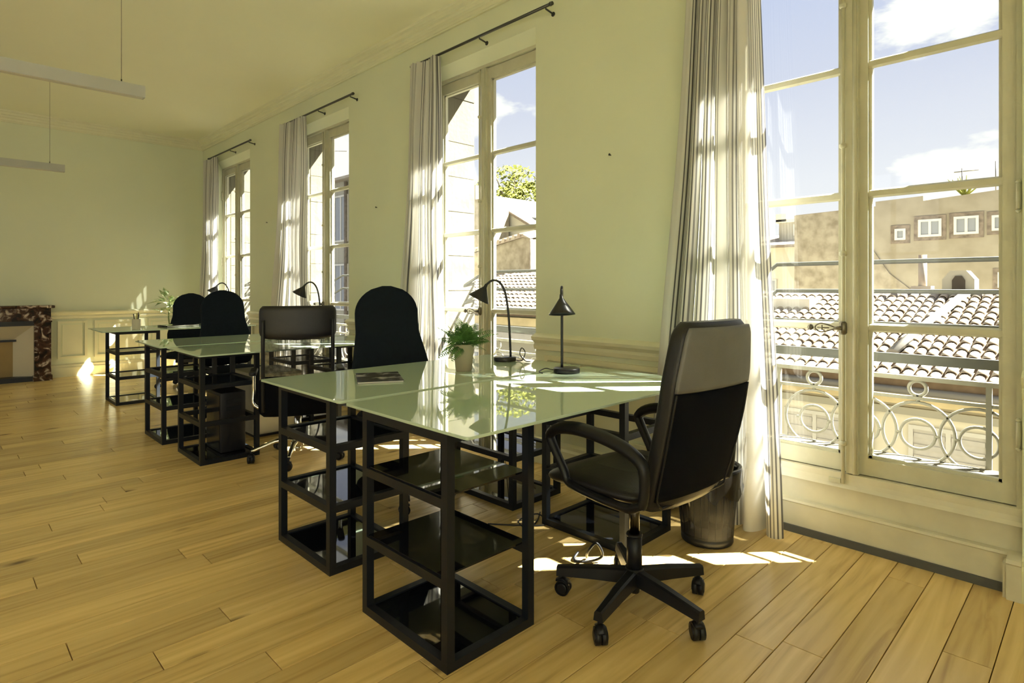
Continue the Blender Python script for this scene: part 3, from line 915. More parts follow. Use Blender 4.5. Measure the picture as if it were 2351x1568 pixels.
def make_armchair(label, loc, rz, angs):
    """high-back executive chair, leather head panel on the rear, loop armrests; faces local +y"""
    c = empty('office_armchair', loc, rz); setp(c, label, 'office chair')
    random.seed(7)
    star_base(c, angs, M_plastic, 0.285)
    g = MB(); g.cyl((0, 0, 0.13), (0, 0, 0.27), 0.029, n=14); g.lathe([(0.029, 0), (0.032, 0.006), (0.029, 0.012)], 14, (0, 0, 0.26)); gl = g.build('gas_lift', M_plastic, c)
    g = MB(); g.cyl((0, 0, 0.27), (0, 0, 0.415), 0.020, n=14); g.build('piston', M_gunmetal, gl)
    m_ = MB(); m_.box(-0.10, -0.12, 0.412, 0.10, 0.10, 0.452); m_.build('mechanism', M_plastic, c)
    m_ = MB(); m_.tube(bez([(0.10, 0.02, 0.425), (0.20, 0.02, 0.40), (0.255, 0.03, 0.39)], 4), 0.006, 8); m_.build('lever', M_plastic, c)
    s = MB(); rings = []
    for i in range(11):
        t = i/10; zz = 0.445+0.09*t
        k = math.sin(PI*min(max(t, 0.03), 0.97))**0.35
        rings.append([(x*1, y, z + (0.018*max(0, (abs(x)-0.16)/0.1)*t) - 0.02*max(0, (y-0.1)/0.15)*1.0) for (x, y, z) in superring(0, 0.03, zz, 0.250*k, 0.250*k, 36, 4.5)])
    s.loft(rings, True); st = s.build('seat', M_leather, c)
    # backrest shell
    def back_rings(z0, z1, n, thick, off, wmul=1.0):
        rr = []
        for i in range(n+1):
            t = i/n; z = z0+(z1-z0)*t; T = (z-0.46)/0.62
            yc = -0.215 - 0.125*T - 0.02*math.sin(PI*T) + off
            wmax = 0.212 + 0.010*math.sin(PI*T*0.9) - 0.026*max(0, T-0.72)/0.28
            ed = min(T+0.02, 1.02-T); k = 1.0
            if ed < 0.10: k = math.sqrt(max(0.0, 1-((0.10-ed)/0.10)**2))
            w = (wmax-0.055) + 0.055*k
            tt = thick*(0.35+0.65*k)
            rr.append(superring(0, yc, z, w*wmul, tt, 32, 4.0, bow=0.018))
        return rr
    b = MB(); b.loft(back_rings(0.455, 1.085, 30, 0.042, 0.0), True); bk = b.build('backrest', M_leather, c)
    b = MB(); b.loft(back_rings(0.50, 0.86, 14, 0.010, -0.035, 0.955), True); b.build('rear_fabric_panel', M_fabric, bk)
    b = MB(); b.loft(back_rings(0.865, 1.068, 14, 0.012, -0.036, 0.975), True); o = b.build('rear_leather_panel', M_leatherpanel, bk)
    o['label'] = 'leather head panel on the rear, painted as lit'
    # piping around the rear panel
    pts = []
    for (u, z) in [(-0.17, 0.475), (0.17, 0.475), (0.203, 0.51), (0.213, 0.62), (0.217, 0.75), (0.213, 0.86), (-0.213, 0.86), (-0.217, 0.75), (-0.213, 0.62), (-0.203, 0.51)]:
        T = (z-0.46)/0.62
        pts.append((u, -0.215-0.125*T-0.02*math.sin(PI*T)-0.036+0.018*(u/0.24)**2, z))
    b = MB(); b.tube(bez(pts[:6], 4), 0.004, 6); b.tube(bez(pts[6:]+[pts[0]], 4), 0.004, 6); b.build('piping', M_plastic, bk)
    for sx in (-1, 1):
        a = MB(); x = sx*0.252
        path = [(x, -0.235, 0.50), (x*1.01, -0.245, 0.57), (x*1.03, -0.235, 0.635), (x*1.05, -0.15, 0.676), (x*1.06, 0.0, 0.697), (x*1.05, 0.12, 0.685), (x*1.03, 0.185, 0.648), (x*1.02, 0.165, 0.60), (x, 0.12, 0.53), (x*0.99, 0.09, 0.487), (x*0.98, -0.06, 0.470), (x*0.98, -0.18, 0.470)]
        a.tube(bez(path, 4), [0.019+0.010*math.exp(-((i-16)/8)**2) for i in range(45)], 8, closed=True, flat=(0.8, 1.0))
        a.build('armrest', M_plastic, c)
    return c

def make_task_chair(label, loc, rz, angs, lean=0.05, drop=0.0):
    """tall rounded upholstered back, faces local +y"""
    c = empty('task_chair', loc, rz); setp(c, label, 'office chair', 'dark upholstered chairs behind the desks')
    random.seed(9)
    star_base(c, angs, M_plastic, 0.28)
    g = MB(); g.cyl((0, 0, 0.13), (0, 0, 0.40-drop), 0.027, n=12); g.build('gas_lift', M_plastic, c)
    m_ = MB(); m_.box(-0.09, -0.12, 0.385-drop, 0.09, 0.10, 0.43-drop); m_.build('mechanism', M_plastic, c)
    s = MB(); rings = []
    for i in range(9):
        t = i/8; k = math.sin(PI*min(max(t, 0.03), 0.97))**0.4
        rings.append(superring(0, 0.02, 0.425-drop+0.09*t, 0.255*k, 0.245*k, 32, 3.0))
    s.loft(rings, True); s.build('seat', M_navy, c)
    b = MB(); rings = []; n = 34
    for i in range(n+1):
        t = i/n; z = 0.50-drop+0.70*t
        w = 0.235 + 0.03*math.sin(PI*min(1, t*2.2)) if t < 0.45 else 0.235
        w = 0.245 - 0.045*max(0, min(1, (t-0.30)/0.30))
        if t < 0.10: w *= 0.80+0.20*math.sqrt(max(0, 1-((0.10-t)/0.10)**2))
        if t > 0.76: w = 0.20*math.sqrt(max(0.0, 1-((t-0.76)/0.242)**2))
        th = 0.045*(0.45+0.55*math.sqrt(max(0.0, math.sin(PI*min(max(t, 0.01), 0.99)))))
        yc = -0.235 + 0.025*math.sin(PI*2*t) - lean*t
        rings.append(superring(0, yc, z, max(w, 0.01), th, 28, 2.6, bow=0.03*w/0.24))
    b.loft(rings, True); bk = b.build('backrest', M_navy, c)
    a = MB(); a.tube(bez([(0, -0.10, 0.40-drop), (0, -0.26, 0.40-drop), (0, -0.31, 0.47-drop), (0, -0.30, 0.62-drop)], 4), 0.022, 8, flat=(0.5, 1.5)); a.build('back_support', M_plastic, c)
    return c

def make_mesh_chair(label, loc, rz, angs):
    c = empty('mesh_back_chair', loc, rz); setp(c, label, 'office chair')
    random.seed(4)
    star_base(c, angs, M_chrome, 0.30, arched=True)
    g = MB(); g.cyl((0, 0, 0.13), (0, 0, 0.33), 0.025, n=12); g.build('gas_lift', M_chrome, c)
    m_ = MB(); m_.box(-0.10, -0.12, 0.315, 0.10, 0.12, 0.35); m_.build('mechanism', M_plastic, c)
    s = MB(); rings = []
    for i in range(9):
        t = i/8; k = math.sin(PI*min(max(t, 0.03), 0.97))**0.4
        rings.append(superring(0, 0.02, 0.345+0.09*t, 0.25*k, 0.25*k, 32, 4.0))
    s.loft(rings, True); s.build('seat', M_fabric, c)
    def yb(z): T = (z-0.36)/0.70; return -0.245-0.03*math.sin(PI*T)-0.05*T*T
    for sx in (-1, 1):
        f = MB(); f.tube(bez([(sx*0.215, yb(z), z) for z in (0.38, 0.5, 0.62, 0.74, 0.86, 0.98)], 4), 0.013, 8); f.build('back_frame', M_plastic, c)
    hr = MB(); rings = []
    for i in range(13):
        t = i/12; z = 0.865+0.205*t; ed = min(t+0.01, 1.01-t); k = math.sqrt(max(0, 1-((0.22-min(ed, 0.22))/0.22)**2))
        rings.append([(x, y, zz - (0.018*(1-(x/0.24)**2) if t < 0.15 else 0)) for x, y, zz in superring(0, yb(z), z, 0.21+0.030*k, 0.026*(0.4+0.6*k), 28, 4.5, bow=0.03)])
    hr.loft(rings, True); hr.build('headrest', M_leather, c)
    me = MB(); nz, nx = 10, 10; vs = []; fs = []
    for j in range(nz+1):
        z = 0.60+0.28*j/nz
        for i in range(nx+1):
            x = -0.21+0.42*i/nx; vs.append((x, yb(z)+0.03*(x/0.21)**2-0.02, z))
    for j in range(nz):
        for i in range(nx):
            a = j*(nx+1)+i; fs.append((a, a+1, a+nx+2, a+nx+1))
    me.add(vs, fs, True); me.build('mesh_panel', M_mesh, c)
    lo = MB(); rings = []
    for i in range(13):
        t = i/12; z = 0.345+0.265*t; ed = min(t+0.01, 1.01-t); k = math.sqrt(max(0, 1-((0.2-min(ed, 0.2))/0.2)**2))
        rings.append(superring(0, yb(max(z, 0.36))-0.004, z, 0.20+0.045*k, 0.020*(0.4+0.6*k), 28, 4.5, bow=0.03))
    lo.loft(rings, True); lo.build('lumbar_panel', M_fabric, c)
    for sx in (-1, 1):
        a = MB(); x = sx*0.285
        a.rbox(x-0.024, -0.13, 0.60, x+0.024, 0.12, 0.628, 0.02, 3, ez=0.01); ar = a.build('arm_pad', M_plastic, c)
        a = MB(); a.tube(bez([(x, 0.02, 0.60), (x, 0.02, 0.48), (x*0.98, 0.01, 0.38), (x*0.6, 0.0, 0.345), (sx*0.09, 0, 0.335)], 4), 0.013, 8); a.build('arm_post', M_chrome, c)
    return c

make_armchair('black high-back armchair with leather head panel painted as lit, at the front desk', (1.89, 1.26, 0), R(-5), [123, 195, 267, 339, 51])
make_mesh_chair('black mesh-back chair with leather headrest and chrome base', (1.84, 4.0, 0), R(-24), [186, 258, 330, 42, 114])
make_task_chair('tall dark rounded-back chair behind the fern desk', (1.93, 2.83, 0), R(180-12), [70, 142, 214, 286, 358])
make_task_chair('tall dark rounded-back chair facing the mesh-back chair across the second desk row', (2.0, 5.63, 0), R(180+4), [40, 112, 184, 256, 328], drop=0.04)
make_task_chair('tall dark rounded-back chair at the pen cup desk', (2.19, 7.78, 0), R(180-28), [20, 92, 164, 236, 308], lean=0.03, drop=0.09)

# ================================================================== desk lamps
def make_lamp(label, loc, az, low=False, cord=None, py=0.0):
    """gooseneck lamp, shade bent towards azimuth az (degrees)"""
    c = empty('desk_lamp', loc, R(az)); setp(c, label, 'desk lamp', 'black gooseneck lamps on the desks')
    b = MB(); b.lathe([(0.001, 0), (0.066, 0), (0.068, 0.004), (0.068, 0.022), (0.064, 0.026), (0.001, 0.026)], 32); b.build('base', M_lampblack, c)
    if low:
        P = [(-0.02, py, 0.024), (-0.02, py, 0.15), (-0.02, py, 0.30), (-0.012, py, 0.395), (0.02, py, 0.440), (0.058, py, 0.428), (0.072, py, 0.392)]
        d = Vector((0.14, 0.04, -0.99)); a = Vector((0.073, py, 0.385))
    else:
        P = [(-0.035, 0, 0.024), (-0.03, 0, 0.15), (-0.02, 0, 0.30), (0.00, 0, 0.415), (0.035, 0, 0.472), (0.075, 0, 0.480), (0.108, 0, 0.456), (0.118, 0, 0.440)]
        d = Vector((0.46, 0, -0.89)); a = Vector((0.118, 0, 0.440))
    n = MB(); n.tube(bez(P, 5), 0.0072, 8); n.build('gooseneck', M_lampblack, c)
    M_ = Matrix.Translation(a) @ d.to_track_quat('Z', 'Y').to_matrix().to_4x4()
    s = MB(); s.lathe([(0.009, -0.02), (0.011, 0.0), (0.066, 0.078), (0.067, 0.082), (0.063, 0.082), (0.012, 0.008), (0.002, 0.006)], 32, M=M_)
    sh = s.build('shade', M_lampblack, c)
    s = MB(); s.lathe([(0.002, 0.012), (0.012, 0.018), (0.018, 0.040), (0.012, 0.054), (0.001, 0.058)], 14, M=M_); s.build('bulb', M_diff, sh)
    if cord:
        k = MB(); k.tube(bez(cord, 6), 0.0028, 6); k.build('cord', M_cable, c)
    return c
make_lamp('black gooseneck lamp with its shade bent towards the fern', (2.45, 2.545, TS), 135,
          cord=[(-0.06, 0, 0.008), (-0.10, 0.05, 0.008), (-0.12, 0.10, 0.06), (-0.10, 0.12, 0.09), (-0.09, 0.09, 0.05), (-0.12, 0.06, 0.009), (-0.15, 0.09, 0.007)])
make_lamp('black gooseneck lamp on the front desk, shade hanging straight in front of its stem', (2.345, 1.975, TS), 219, low=True, py=-0.025,
          cord=[(-0.06, 0, 0.008), (-0.04, -0.07, 0.008), (0.0, -0.11, 0.02), (0.04, -0.14, 0.009), (0.08, -0.12, 0.007)])
make_lamp('black gooseneck lamp behind the mesh-back chair', (2.48, 5.0, TS), 140)
make_lamp('black gooseneck lamp behind the farther rounded-back chair', (2.42, 7.05, TS), 160)

# ================================================================== plants
def make_fern(label, loc):
    c = empty('potted_fern', loc); setp(c, label, 'plant')
    p = MB(); p.lathe([(0.001, 0), (0.041, 0), (0.043, 0.004), (0.055, 0.135), (0.058, 0.138), (0.056, 0.142), (0.050, 0.138), (0.047, 0.115), (0.001, 0.115)], 28); p.build('pot', M_pot, c)
    p = MB(); p.lathe([(0.001, 0.118), (0.047, 0.116), (0.046, 0.112), (0.001, 0.112)], 16); p.build('soil', M_soil, c)
    random.seed(12)
    for i in range(52):
        az = i*2.399+random.random()*0.5; el = 0.15+1.3*random.random()**0.8; ln = 0.13+random.random()*0.085
        d = Vector((math.cos(az), math.sin(az), 0)); n_ = 16
        f = MB(); pts = []
        for k in range(n_+1):
            t = k/n_; r_ = ln*t*math.cos(el)*1.05+0.010; z = 0.122 + ln*t*math.sin(el) - 0.07*t*t*(1.3-math.sin(el)*0.7)
            pts.append(d*r_+Vector((0, 0, z)))
        f.tube(pts, [0.0014*(1-0.6*k/n_) for k in range(n_+1)], 4)
        side = Vector((-d.y, d.x, 0))
        roll = random.uniform(-0.7, 0.7)
        for k in range(4, n_+1):
            t = k/n_; tw = 0.030*math.sin(PI*min(0.97, 0.12+t*0.85))+0.004
            q = pts[k]; tang = (pts[min(k+1, n_)]-pts[k-1]).normalized()
            nrm = side.cross(tang)
            for s_ in (-1, 1):
                sd = (side*math.cos(roll)+nrm*math.sin(roll))*s_
                tip = q + sd*tw + tang*tw*0.5 - Vector((0, 0, 0.25*tw))
                w = tang*0.0028
                f.add([q-w*0.5, q+sd*tw*0.5-w*0.9+tang*tw*0.16+Vector((0, 0, 0.002)), tip, q+sd*tw*0.5+w*1.1+tang*tw*0.26, q+w*0.6], [(0, 1, 2, 3, 4)], False)
        f.build('frond', M_leaf, c)
    return c
FERN = make_fern('leafy green fern in a beige pot on the glass desk', (2.01, 2.40, TS))

def make_floor_plant(label, loc):
    c = empty('potted_plant', loc); setp(c, label, 'plant')
    p = MB(); p.lathe([(0.001, 0), (0.11, 0), (0.12, 0.01), (0.15, 0.28), (0.155, 0.30), (0.14, 0.30), (0.13, 0.27), (0.001, 0.27)], 24); p.build('pot', M_ceramic, c)
    random.seed(21)
    st = MB(); st.tube(bez([(0, 0, 0.26), (0.02, 0.01, 0.5), (-0.01, 0.02, 0.75), (0, 0, 1.0)], 5), 0.009, 6); st.build('stem', M_stem, c)
    M_var = mat('variegated_leaf', (0.13, 0.26, 0.06), 0.45, col2=(0.72, 0.74, 0.50), scale=22)
    for i in range(26):
        az = i*2.399; el = -0.2+random.random()*1.2; ln = 0.14+random.random()*0.09; z0 = 0.72+random.random()*0.28
        d = Vector((math.cos(az)*math.cos(el), math.sin(az)*math.cos(el), math.sin(el))); s_ = Vector((-math.sin(az), math.cos(az), 0))
        f = MB(); a = Vector((0, 0, z0)); b0 = a+d*0.10
        f.tube([a, b0], 0.003, 4)
        m1 = b0+d*ln*0.4+Vector((0, 0, 0.006)); m2 = b0+d*ln-Vector((0, 0, 0.04))
        f.add([b0, m1+s_*0.045, m2, m1-s_*0.045, m1-Vector((0, 0, 0.008))], [(0, 1, 4), (1, 2, 4), (2, 3, 4), (3, 0, 4)], True)
        f.build('leaf', M_var, c)
    return c
make_floor_plant('variegated leafy plant in a pot by the far corner', (2.40, 9.25, 0))

# ================================================================== small things on and under the desks
m_ = MB(); m_.box(-0.105, -0.145, 0.0015, 0.105, 0.145, 0.010)
mg = empty('magazine', (1.55, 2.49, TS), R(-28)); setp(mg, 'dark printed magazine lying on the fern desk', 'magazine')
m_ = MB(); m_.box(-0.103, -0.143, 0.001, 0.103, 0.143, 0.0075); m_.build('pages', M_paper, mg)
m_ = MB(); m_.box(-0.105, -0.145, 0.0075, 0.105, 0.145, 0.009); m_.box(-0.105, -0.145, 0, 0.105, 0.145, 0.001); m_.build('cover', M_mag, mg)

pc = empty('pen_cup', (1.53, 7.10, TS)); setp(pc, 'cream cup of pens on the farthest glass desk', 'pen cup')
m_ = MB(); m_.lathe([(0.001, 0), (0.036, 0), (0.038, 0.003), (0.038, 0.105), (0.035, 0.105), (0.034, 0.006), (0.001, 0.006)], 20); m_.build('cup', M_ceramic, pc)
for i, (dx, dy, col) in enumerate(((0.02, 0.01, (0.02, 0.02, 0.02)), (-0.015, 0.012, (0.03, 0.03, 0.03)), (0.0, -0.02, (0.35, 0.33, 0.05)), (0.012, -0.012, (0.05, 0.05, 0.06)))):
    m_ = MB(); m_.cyl((dx*0.3, dy*0.3, 0.008), (dx*1.4, dy*1.4, 0.15+0.008*i), 0.0045, n=6); m_.build('pen', mat('pen_%d' % i, col, 0.4), pc)
fd = empty('folder', (1.98, 7.30, TS), R(8)); setp(fd, 'flat black folder on the farthest glass desk', 'folder')
m_ = MB(); m_.rbox(-0.17, -0.12, 0, 0.17, 0.12, 0.018, 0.008, 2, ez=0.003); m_.build('cover', M_screen, fd)
m_ = MB(); m_.box(-0.165, -0.122, 0.004, 0.165, -0.119, 0.013); m_.build('pages', M_paper, fd)

# computer tower standing on the bottom shelf of the second-row pedestal
tw = empty('computer_tower', (1.54, 4.53, 0.0265)); setp(tw, 'black computer tower standing in the steel pedestal', 'computer')
m_ = MB(); m_.rbox(-0.085, -0.15, 0.0, 0.085, 0.15, 0.42, 0.006, 2, ez=0.004); m_.build('case', M_plastic, tw)
m_ = MB(); m_.box(-0.088, -0.13, 0.02, -0.085, 0.13, 0.40); m_.build('side_panel', M_screen, tw)
m_ = MB(); m_.box(-0.05, -0.153, 0.34, 0.05, -0.15, 0.37); m_.box(-0.05, -0.153, 0.29, 0.05, -0.15, 0.32); m_.build('drive_bay', M_frame, tw)

cb = empty('storage_cabinet', (2.02, 4.98, 0)); setp(cb, 'low grey-beige cabinet on the floor beyond the mesh-back chair', 'cabinet')
m_ = MB(); m_.rbox(-0.20, -0.24, 0.02, 0.20, 0.24, 0.50, 0.02, 3, ez=0.01); m_.build('body', M_box, cb)
for i in range(3):
    z = 0.04+0.15*i
    m_ = MB(); m_.box(-0.185, -0.249, z, 0.185, -0.239, z+0.14); dr = m_.build('drawer', M_box, cb)
    m_ = MB(); m_.tube([(-0.05, -0.249, z+0.11), (-0.05, -0.262, z+0.11), (0.05, -0.262, z+0.11), (0.05, -0.249, z+0.11)], 0.004, 6); m_.build('handle', M_chrome, dr)
m_ = MB(); m_.box(-0.19, -0.23, 0, 0.19, 0.23, 0.02); m_.build('plinth', M_plastic, cb)

# waste basket with bin liner
wb = empty('waste_bin', (2.625, 1.345, 0)); wb.scale = (1.04, 1.04, 1.04); setp(wb, 'black wire waste bin with a black plastic bag', 'waste bin')
m_ = MB(); m_.lathe([(0.112, 0.012), (0.140, 0.335)], 36, cap=False); m_.build('wire_wall', M_wire, wb)
m_ = MB(); m_.lathe([(0.001, 0.004), (0.112, 0.004), (0.114, 0.010), (0.114, 0.045), (0.111, 0.045), (0.110, 0.014), (0.001, 0.012)], 36); m_.build('base', M_plastic, wb)
for k in range(24):
    a = 2*PI*k/24
    m_ = MB(); m_.tube([(0.113*math.cos(a), 0.113*math.sin(a), 0.04), (0.141*math.cos(a+0.0), 0.141*math.sin(a), 0.335)], 0.0014, 4); m_.build('wire', M_plastic, wb)
m_ = MB(); m_.ring((0, 0, 0.337), 0.141, 0.005, 'z', 36, 6); m_.build('rim', M_plastic, wb)
random.seed(8)
nu, nv = 60, 22; rings = []
prof = [(0.150, 0.235), (0.151, 0.28), (0.151, 0.325), (0.149, 0.345), (0.139, 0.348), (0.132, 0.32), (0.127, 0.26), (0.120, 0.19), (0.108, 0.13), (0.09, 0.09), (0.06, 0.07), (0.02, 0.065)]
for i, (r_, z) in enumerate(prof):
    ring = []
    for k in range(nu):
        a = 2*PI*k/nu
        w = noise.noise(Vector((math.cos(a)*2.2, math.sin(a)*2.2, z*5)))*0.022 + noise.noise(Vector((math.cos(a)*6, math.sin(a)*6, z*16)))*0.009
        if 1 <= i <= 4: w *= 0.12
        rr = r_ + (w if i > 4 else abs(w))
        zz = z + (noise.noise(Vector((math.cos(a)*3, math.sin(a)*3, 9.1)))*0.05 if i == 0 else 0)
        ring.append((rr*math.cos(a), rr*math.sin(a), zz))
    rings.append(ring)
m_ = MB(); m_.loft(rings, True, cap=False); m_.build('bag', M_bag, wb)

# cables on the floor between the window-side pedestals
def cable(name, pts, label, r=0.0035, m=M_cable):
    b_ = MB(); b_.tube(bez(pts, 6), r, 6)
    o = b_.build(name, m); setp(o, label, 'cable'); return o
cable('power_cable', [(2.30, 2.12, 0.0045), (2.20, 2.05, 0.0045), (2.10, 2.02, 0.0045), (2.14, 2.12, 0.0045), (2.26, 2.10, 0.012), (2.20, 1.99, 0.0045), (2.08, 2.10, 0.0045), (2.00, 2.20, 0.0045)], 'black power cable looping on the floor between the window-side pedestals')
cable('extension_cable', [(2.06, 1.62, 0.007), (2.03, 1.59, 0.05), (2.05, 1.56, 0.09), (2.08, 1.55, 0.03), (2.04, 1.585, 0.007), (2.0, 1.64, 0.007), (2.05, 1.66, 0.02)], 'thick black cable coil beside the front chair base', 0.006, M_plastic)
cable('lamp_cable', [(2.55, 2.60, TS+0.006), (2.60, 2.64, TS+0.007), (2.635, 2.67, TS-0.01), (2.66, 2.70, 0.6), (2.68, 2.74, 0.3), (2.70, 2.80, 0.03), (2.72, 2.86, 0.006), (2.73, 2.95, 0.006)], 'thin black lamp cable hanging behind the fern desk', 0.0025)

# wall nails
for i, (yy, zz, lb) in enumerate(((2.150, 2.0, 'small nail in the wall above the front lamp'), (4.80, 1.93, 'small nail left in the pier beside the second curtain'), (7.30, 1.98, 'small nail left in the pier beside the third curtain'))):
    b_ = MB(); b_.cyl((0, 0, 0), (-0.014, 0, 0.002), 0.004, n=8); b_.lathe([(0.001, 0), (0.008, 0.001), (0.001, 0.004)], 8, M=Matrix.Translation((-0.014, 0, 0.002)) @ Matrix.Rotation(R(-90), 4, 'Y'))
    o = b_.build('wall_nail', M_gunmetal, loc=(XW, yy, zz)); setp(o, lb, 'nail')

# ================================================================== pendant lights
def make_pendant(y, x1, label, L_=1.8):
    c = empty('pendant_light', (x1-L_/2, y, ZC)); setp(c, label, 'ceiling light', 'linear pendant lights')
    zb = 2.36-ZC; h = 0.072
    b_ = MB(); b_.box(-L_/2, -0.028, zb, L_/2, 0.028, zb+h); b_.box(-L_/2, -0.031, zb+0.004, -L_/2+0.003, 0.031, zb+h+0.001); b_.build('housing', M_pendant, c)
    b_ = MB(); b_.box(-L_/2+0.01, -0.022, zb-0.002, L_/2-0.01, 0.022, zb); b_.build('diffuser', M_diff, c)
    for s in (-1, 1):
        xx = s*(L_/2-0.12)
        b_ = MB(); b_.cyl((xx, 0, zb+h), (xx, 0, -0.01), 0.0013, n=6); b_.cyl((xx, 0, zb+h), (xx, 0, zb+h+0.02), 0.004, n=8); b_.build('cable', M_gunmetal, c)
        b_ = MB(); b_.lathe([(0.010, -0.014), (0.014, -0.002), (0.014, 0.0)], 12, (xx, 0, 0)); b_.build('ceiling_cap', M_gunmetal, c)
make_pendant(4.21, 0.95, 'grey linear pendant lamp hanging above the aisle by the first desks')
make_pendant(7.50, 0.985, 'grey linear pendant lamp hanging close to the far wall')

# ================================================================== fireplace
fp = empty('fireplace', (0.36, YF, 0)); setp(fp, 'dark veined marble fireplace against the far wall', 'fireplace')
def fpart(nm, m, fn): b_ = MB(); fn(b_); return b_.build(nm, m, fp)
W2 = 0.75
for s in (-1, 1):
    fpart('jamb', M_marble, lambda b_: b_.box(s*W2, -0.22, 0.03, s*(W2-0.17), 0, 0.80))
    fpart('jamb_base', M_marble, lambda b_: b_.box(s*(W2+0.012), -0.235, 0.0, s*(W2-0.182), 0, 0.07))
    fpart('capital', M_marble, lambda b_: b_.box(s*(W2+0.008), -0.23, 0.74, s*(W2-0.178), 0, 0.79))
fpart('frieze', M_marble, lambda b_: b_.box(-W2, -0.20, 0.76, W2, 0, 0.92))
fpart('mantel_shelf', M_marble, lambda b_: b_.rbox(-W2-0.035, -0.27, 0.92, W2+0.035, 0, 0.955, 0.012, 3, ez=0.010))
fpart('inner_lintel', M_hearth, lambda b_: b_.box(-W2+0.17, -0.17, 0.70, W2-0.17, 0, 0.765))
o_, i_ = W2-0.17, W2-0.36
fpart('splayed_panel', M_cream, lambda b_: b_.loft([[(i_, -0.02, 0.06), (o_, -0.15, 0.06), (o_, 0, 0.06), (i_, 0, 0.06)], [(i_, -0.02, 0.52), (o_, -0.15, 0.70), (o_, 0, 0.70), (i_, 0, 0.52)]], False))
fpart('splayed_panel', M_cream, lambda b_: b_.loft([[(-i_, -0.02, 0.06), (-i_, 0, 0.06), (-o_, 0, 0.06), (-o_, -0.15, 0.06)], [(-i_, -0.02, 0.52), (-i_, 0, 0.52), (-o_, 0, 0.70), (-o_, -0.15, 0.70)]], False))
fpart('splayed_hood', M_cream, lambda b_: b_.loft([[(-i_, -0.02, 0.52), (i_, -0.02, 0.52), (i_, 0, 0.52), (-i_, 0, 0.52)], [(-o_, -0.15, 0.70), (o_, -0.15, 0.70), (o_, 0, 0.70), (-o_, 0, 0.70)]], False))
fpart('hood_edge', M_hearth, lambda b_: b_.box(-i_-0.03, -0.05, 0.50, i_+0.03, 0, 0.525))
fpart('fireback', M_ochre, lambda b_: b_.box(-i_, -0.018, 0.05, i_, 0, 0.51))
fpart('hearth', M_hearth, lambda b_: b_.prism_y([(-0.57, 0.0), (0.57, 0.0), (0.57, 0.06), (-0.57, 0.06)], -0.19, 0))

# ================================================================== outside: street, houses, tree
mb = MB(); mb.box(XO, -40, -9.2, 90, 80, -9.0)
setp(mb.build('ground', M_street), 'street and yards far below the windows', 'ground', kind='structure')

def tile_mesh():
    b_ = MB(); n = 6; L_ = 0.46
    def arc(x, r, dz): return [(x, r*math.cos(PI*k/n), dz + r*math.sin(PI*k/n)*0.85) for k in range(n+1)]
    o0, o1 = arc(0, 0.088, 0.03), arc(L_, 0.072, 0.0)
    i0, i1 = arc(0, 0.074, 0.03), arc(L_, 0.058, 0.0)
    vs = o0+o1+i0+i1; m = n+1; fs = []
    for k in range(n):
        fs += [(k, k+1, m+k+1, m+k), (2*m+k+1, 2*m+k, 3*m+k, 3*m+k+1), (k+1, k, 2*m+k, 2*m+k+1), (m+k, m+k+1, 3*m+k+1, 3*m+k)]
    return vs, fs
TV, TF = tile_mesh()
def tiled_roof(par, xe, ze, xr, zr, y0, y1, maxparts, wx=0.2, ex=0.36, skip=None):
    """one slope of canal tiles rising from the eave (xe,ze) to the ridge (xr,zr); par sits at world origin offset"""
    off = par.location
    th = math.atan2(zr-ze, xr-xe); Ls = math.hypot(xr-xe, zr-ze)
    bed = MB(); nx_, nz_ = -math.sin(th), math.cos(th)
    bed.prism_y([(xe-off.x, ze-off.z), (xr-off.x, zr-off.z), (xr-off.x+nx_*-0.12, zr-off.z-0.12*nz_), (xe-off.x, ze-off.z-0.12)], y0-off.y, y1-off.y)
    bd = bed.build('roof', M_tile_bed, par)
    lst = []
    rows = int(Ls/ex); cols = int((y1-y0)/wx)
    random.seed(int(xe*10+y0*7)+5)
    for i in range(rows):
        for j in range(cols):
            d = i*ex - 0.05; y = y0+wx*(j+0.5)
            p = (xe+d*math.cos(th)+random.uniform(-0.015, 0.015), y+random.uniform(-0.008, 0.008), ze+d*math.sin(th)+0.005)
            if skip and skip(p): continue
            lst.append((p, random.uniform(-0.04, 0.04)))
    def key(t):
        q = ppx(*t[0]); u = q[0]
        seen = (1755 < u < 2310) or (1065 < u < 1235)
        return (0 if seen else 1, q[2])
    lst.sort(key=key)
    me = None; rest = MB()
    for n_, (p, rz) in enumerate(lst):
        if n_ < maxparts:
            if me is None:
                b_ = MB(); b_.add(TV, TF, True); o = b_.build('roof_tile', M_tile, bd); me = o.data
            else:
                o = bpy.data.objects.new('roof_tile', me); COL.objects.link(o); o.parent = bd
            o.location = (p[0]-off.x, p[1]-off.y, p[2]-off.z); o.rotation_euler = (0, -th, rz)
        else:
            M_ = Matrix.Translation((p[0]-off.x, p[1]-off.y, p[2]-off.z)) @ Euler((0, -th, rz)).to_matrix().to_4x4()
            rest.add(TV, TF, True, M_)
    if rest.v:
        o = rest.build('roof_tile_field', M_tile, bd); o['kind'] = 'stuff'
    return th

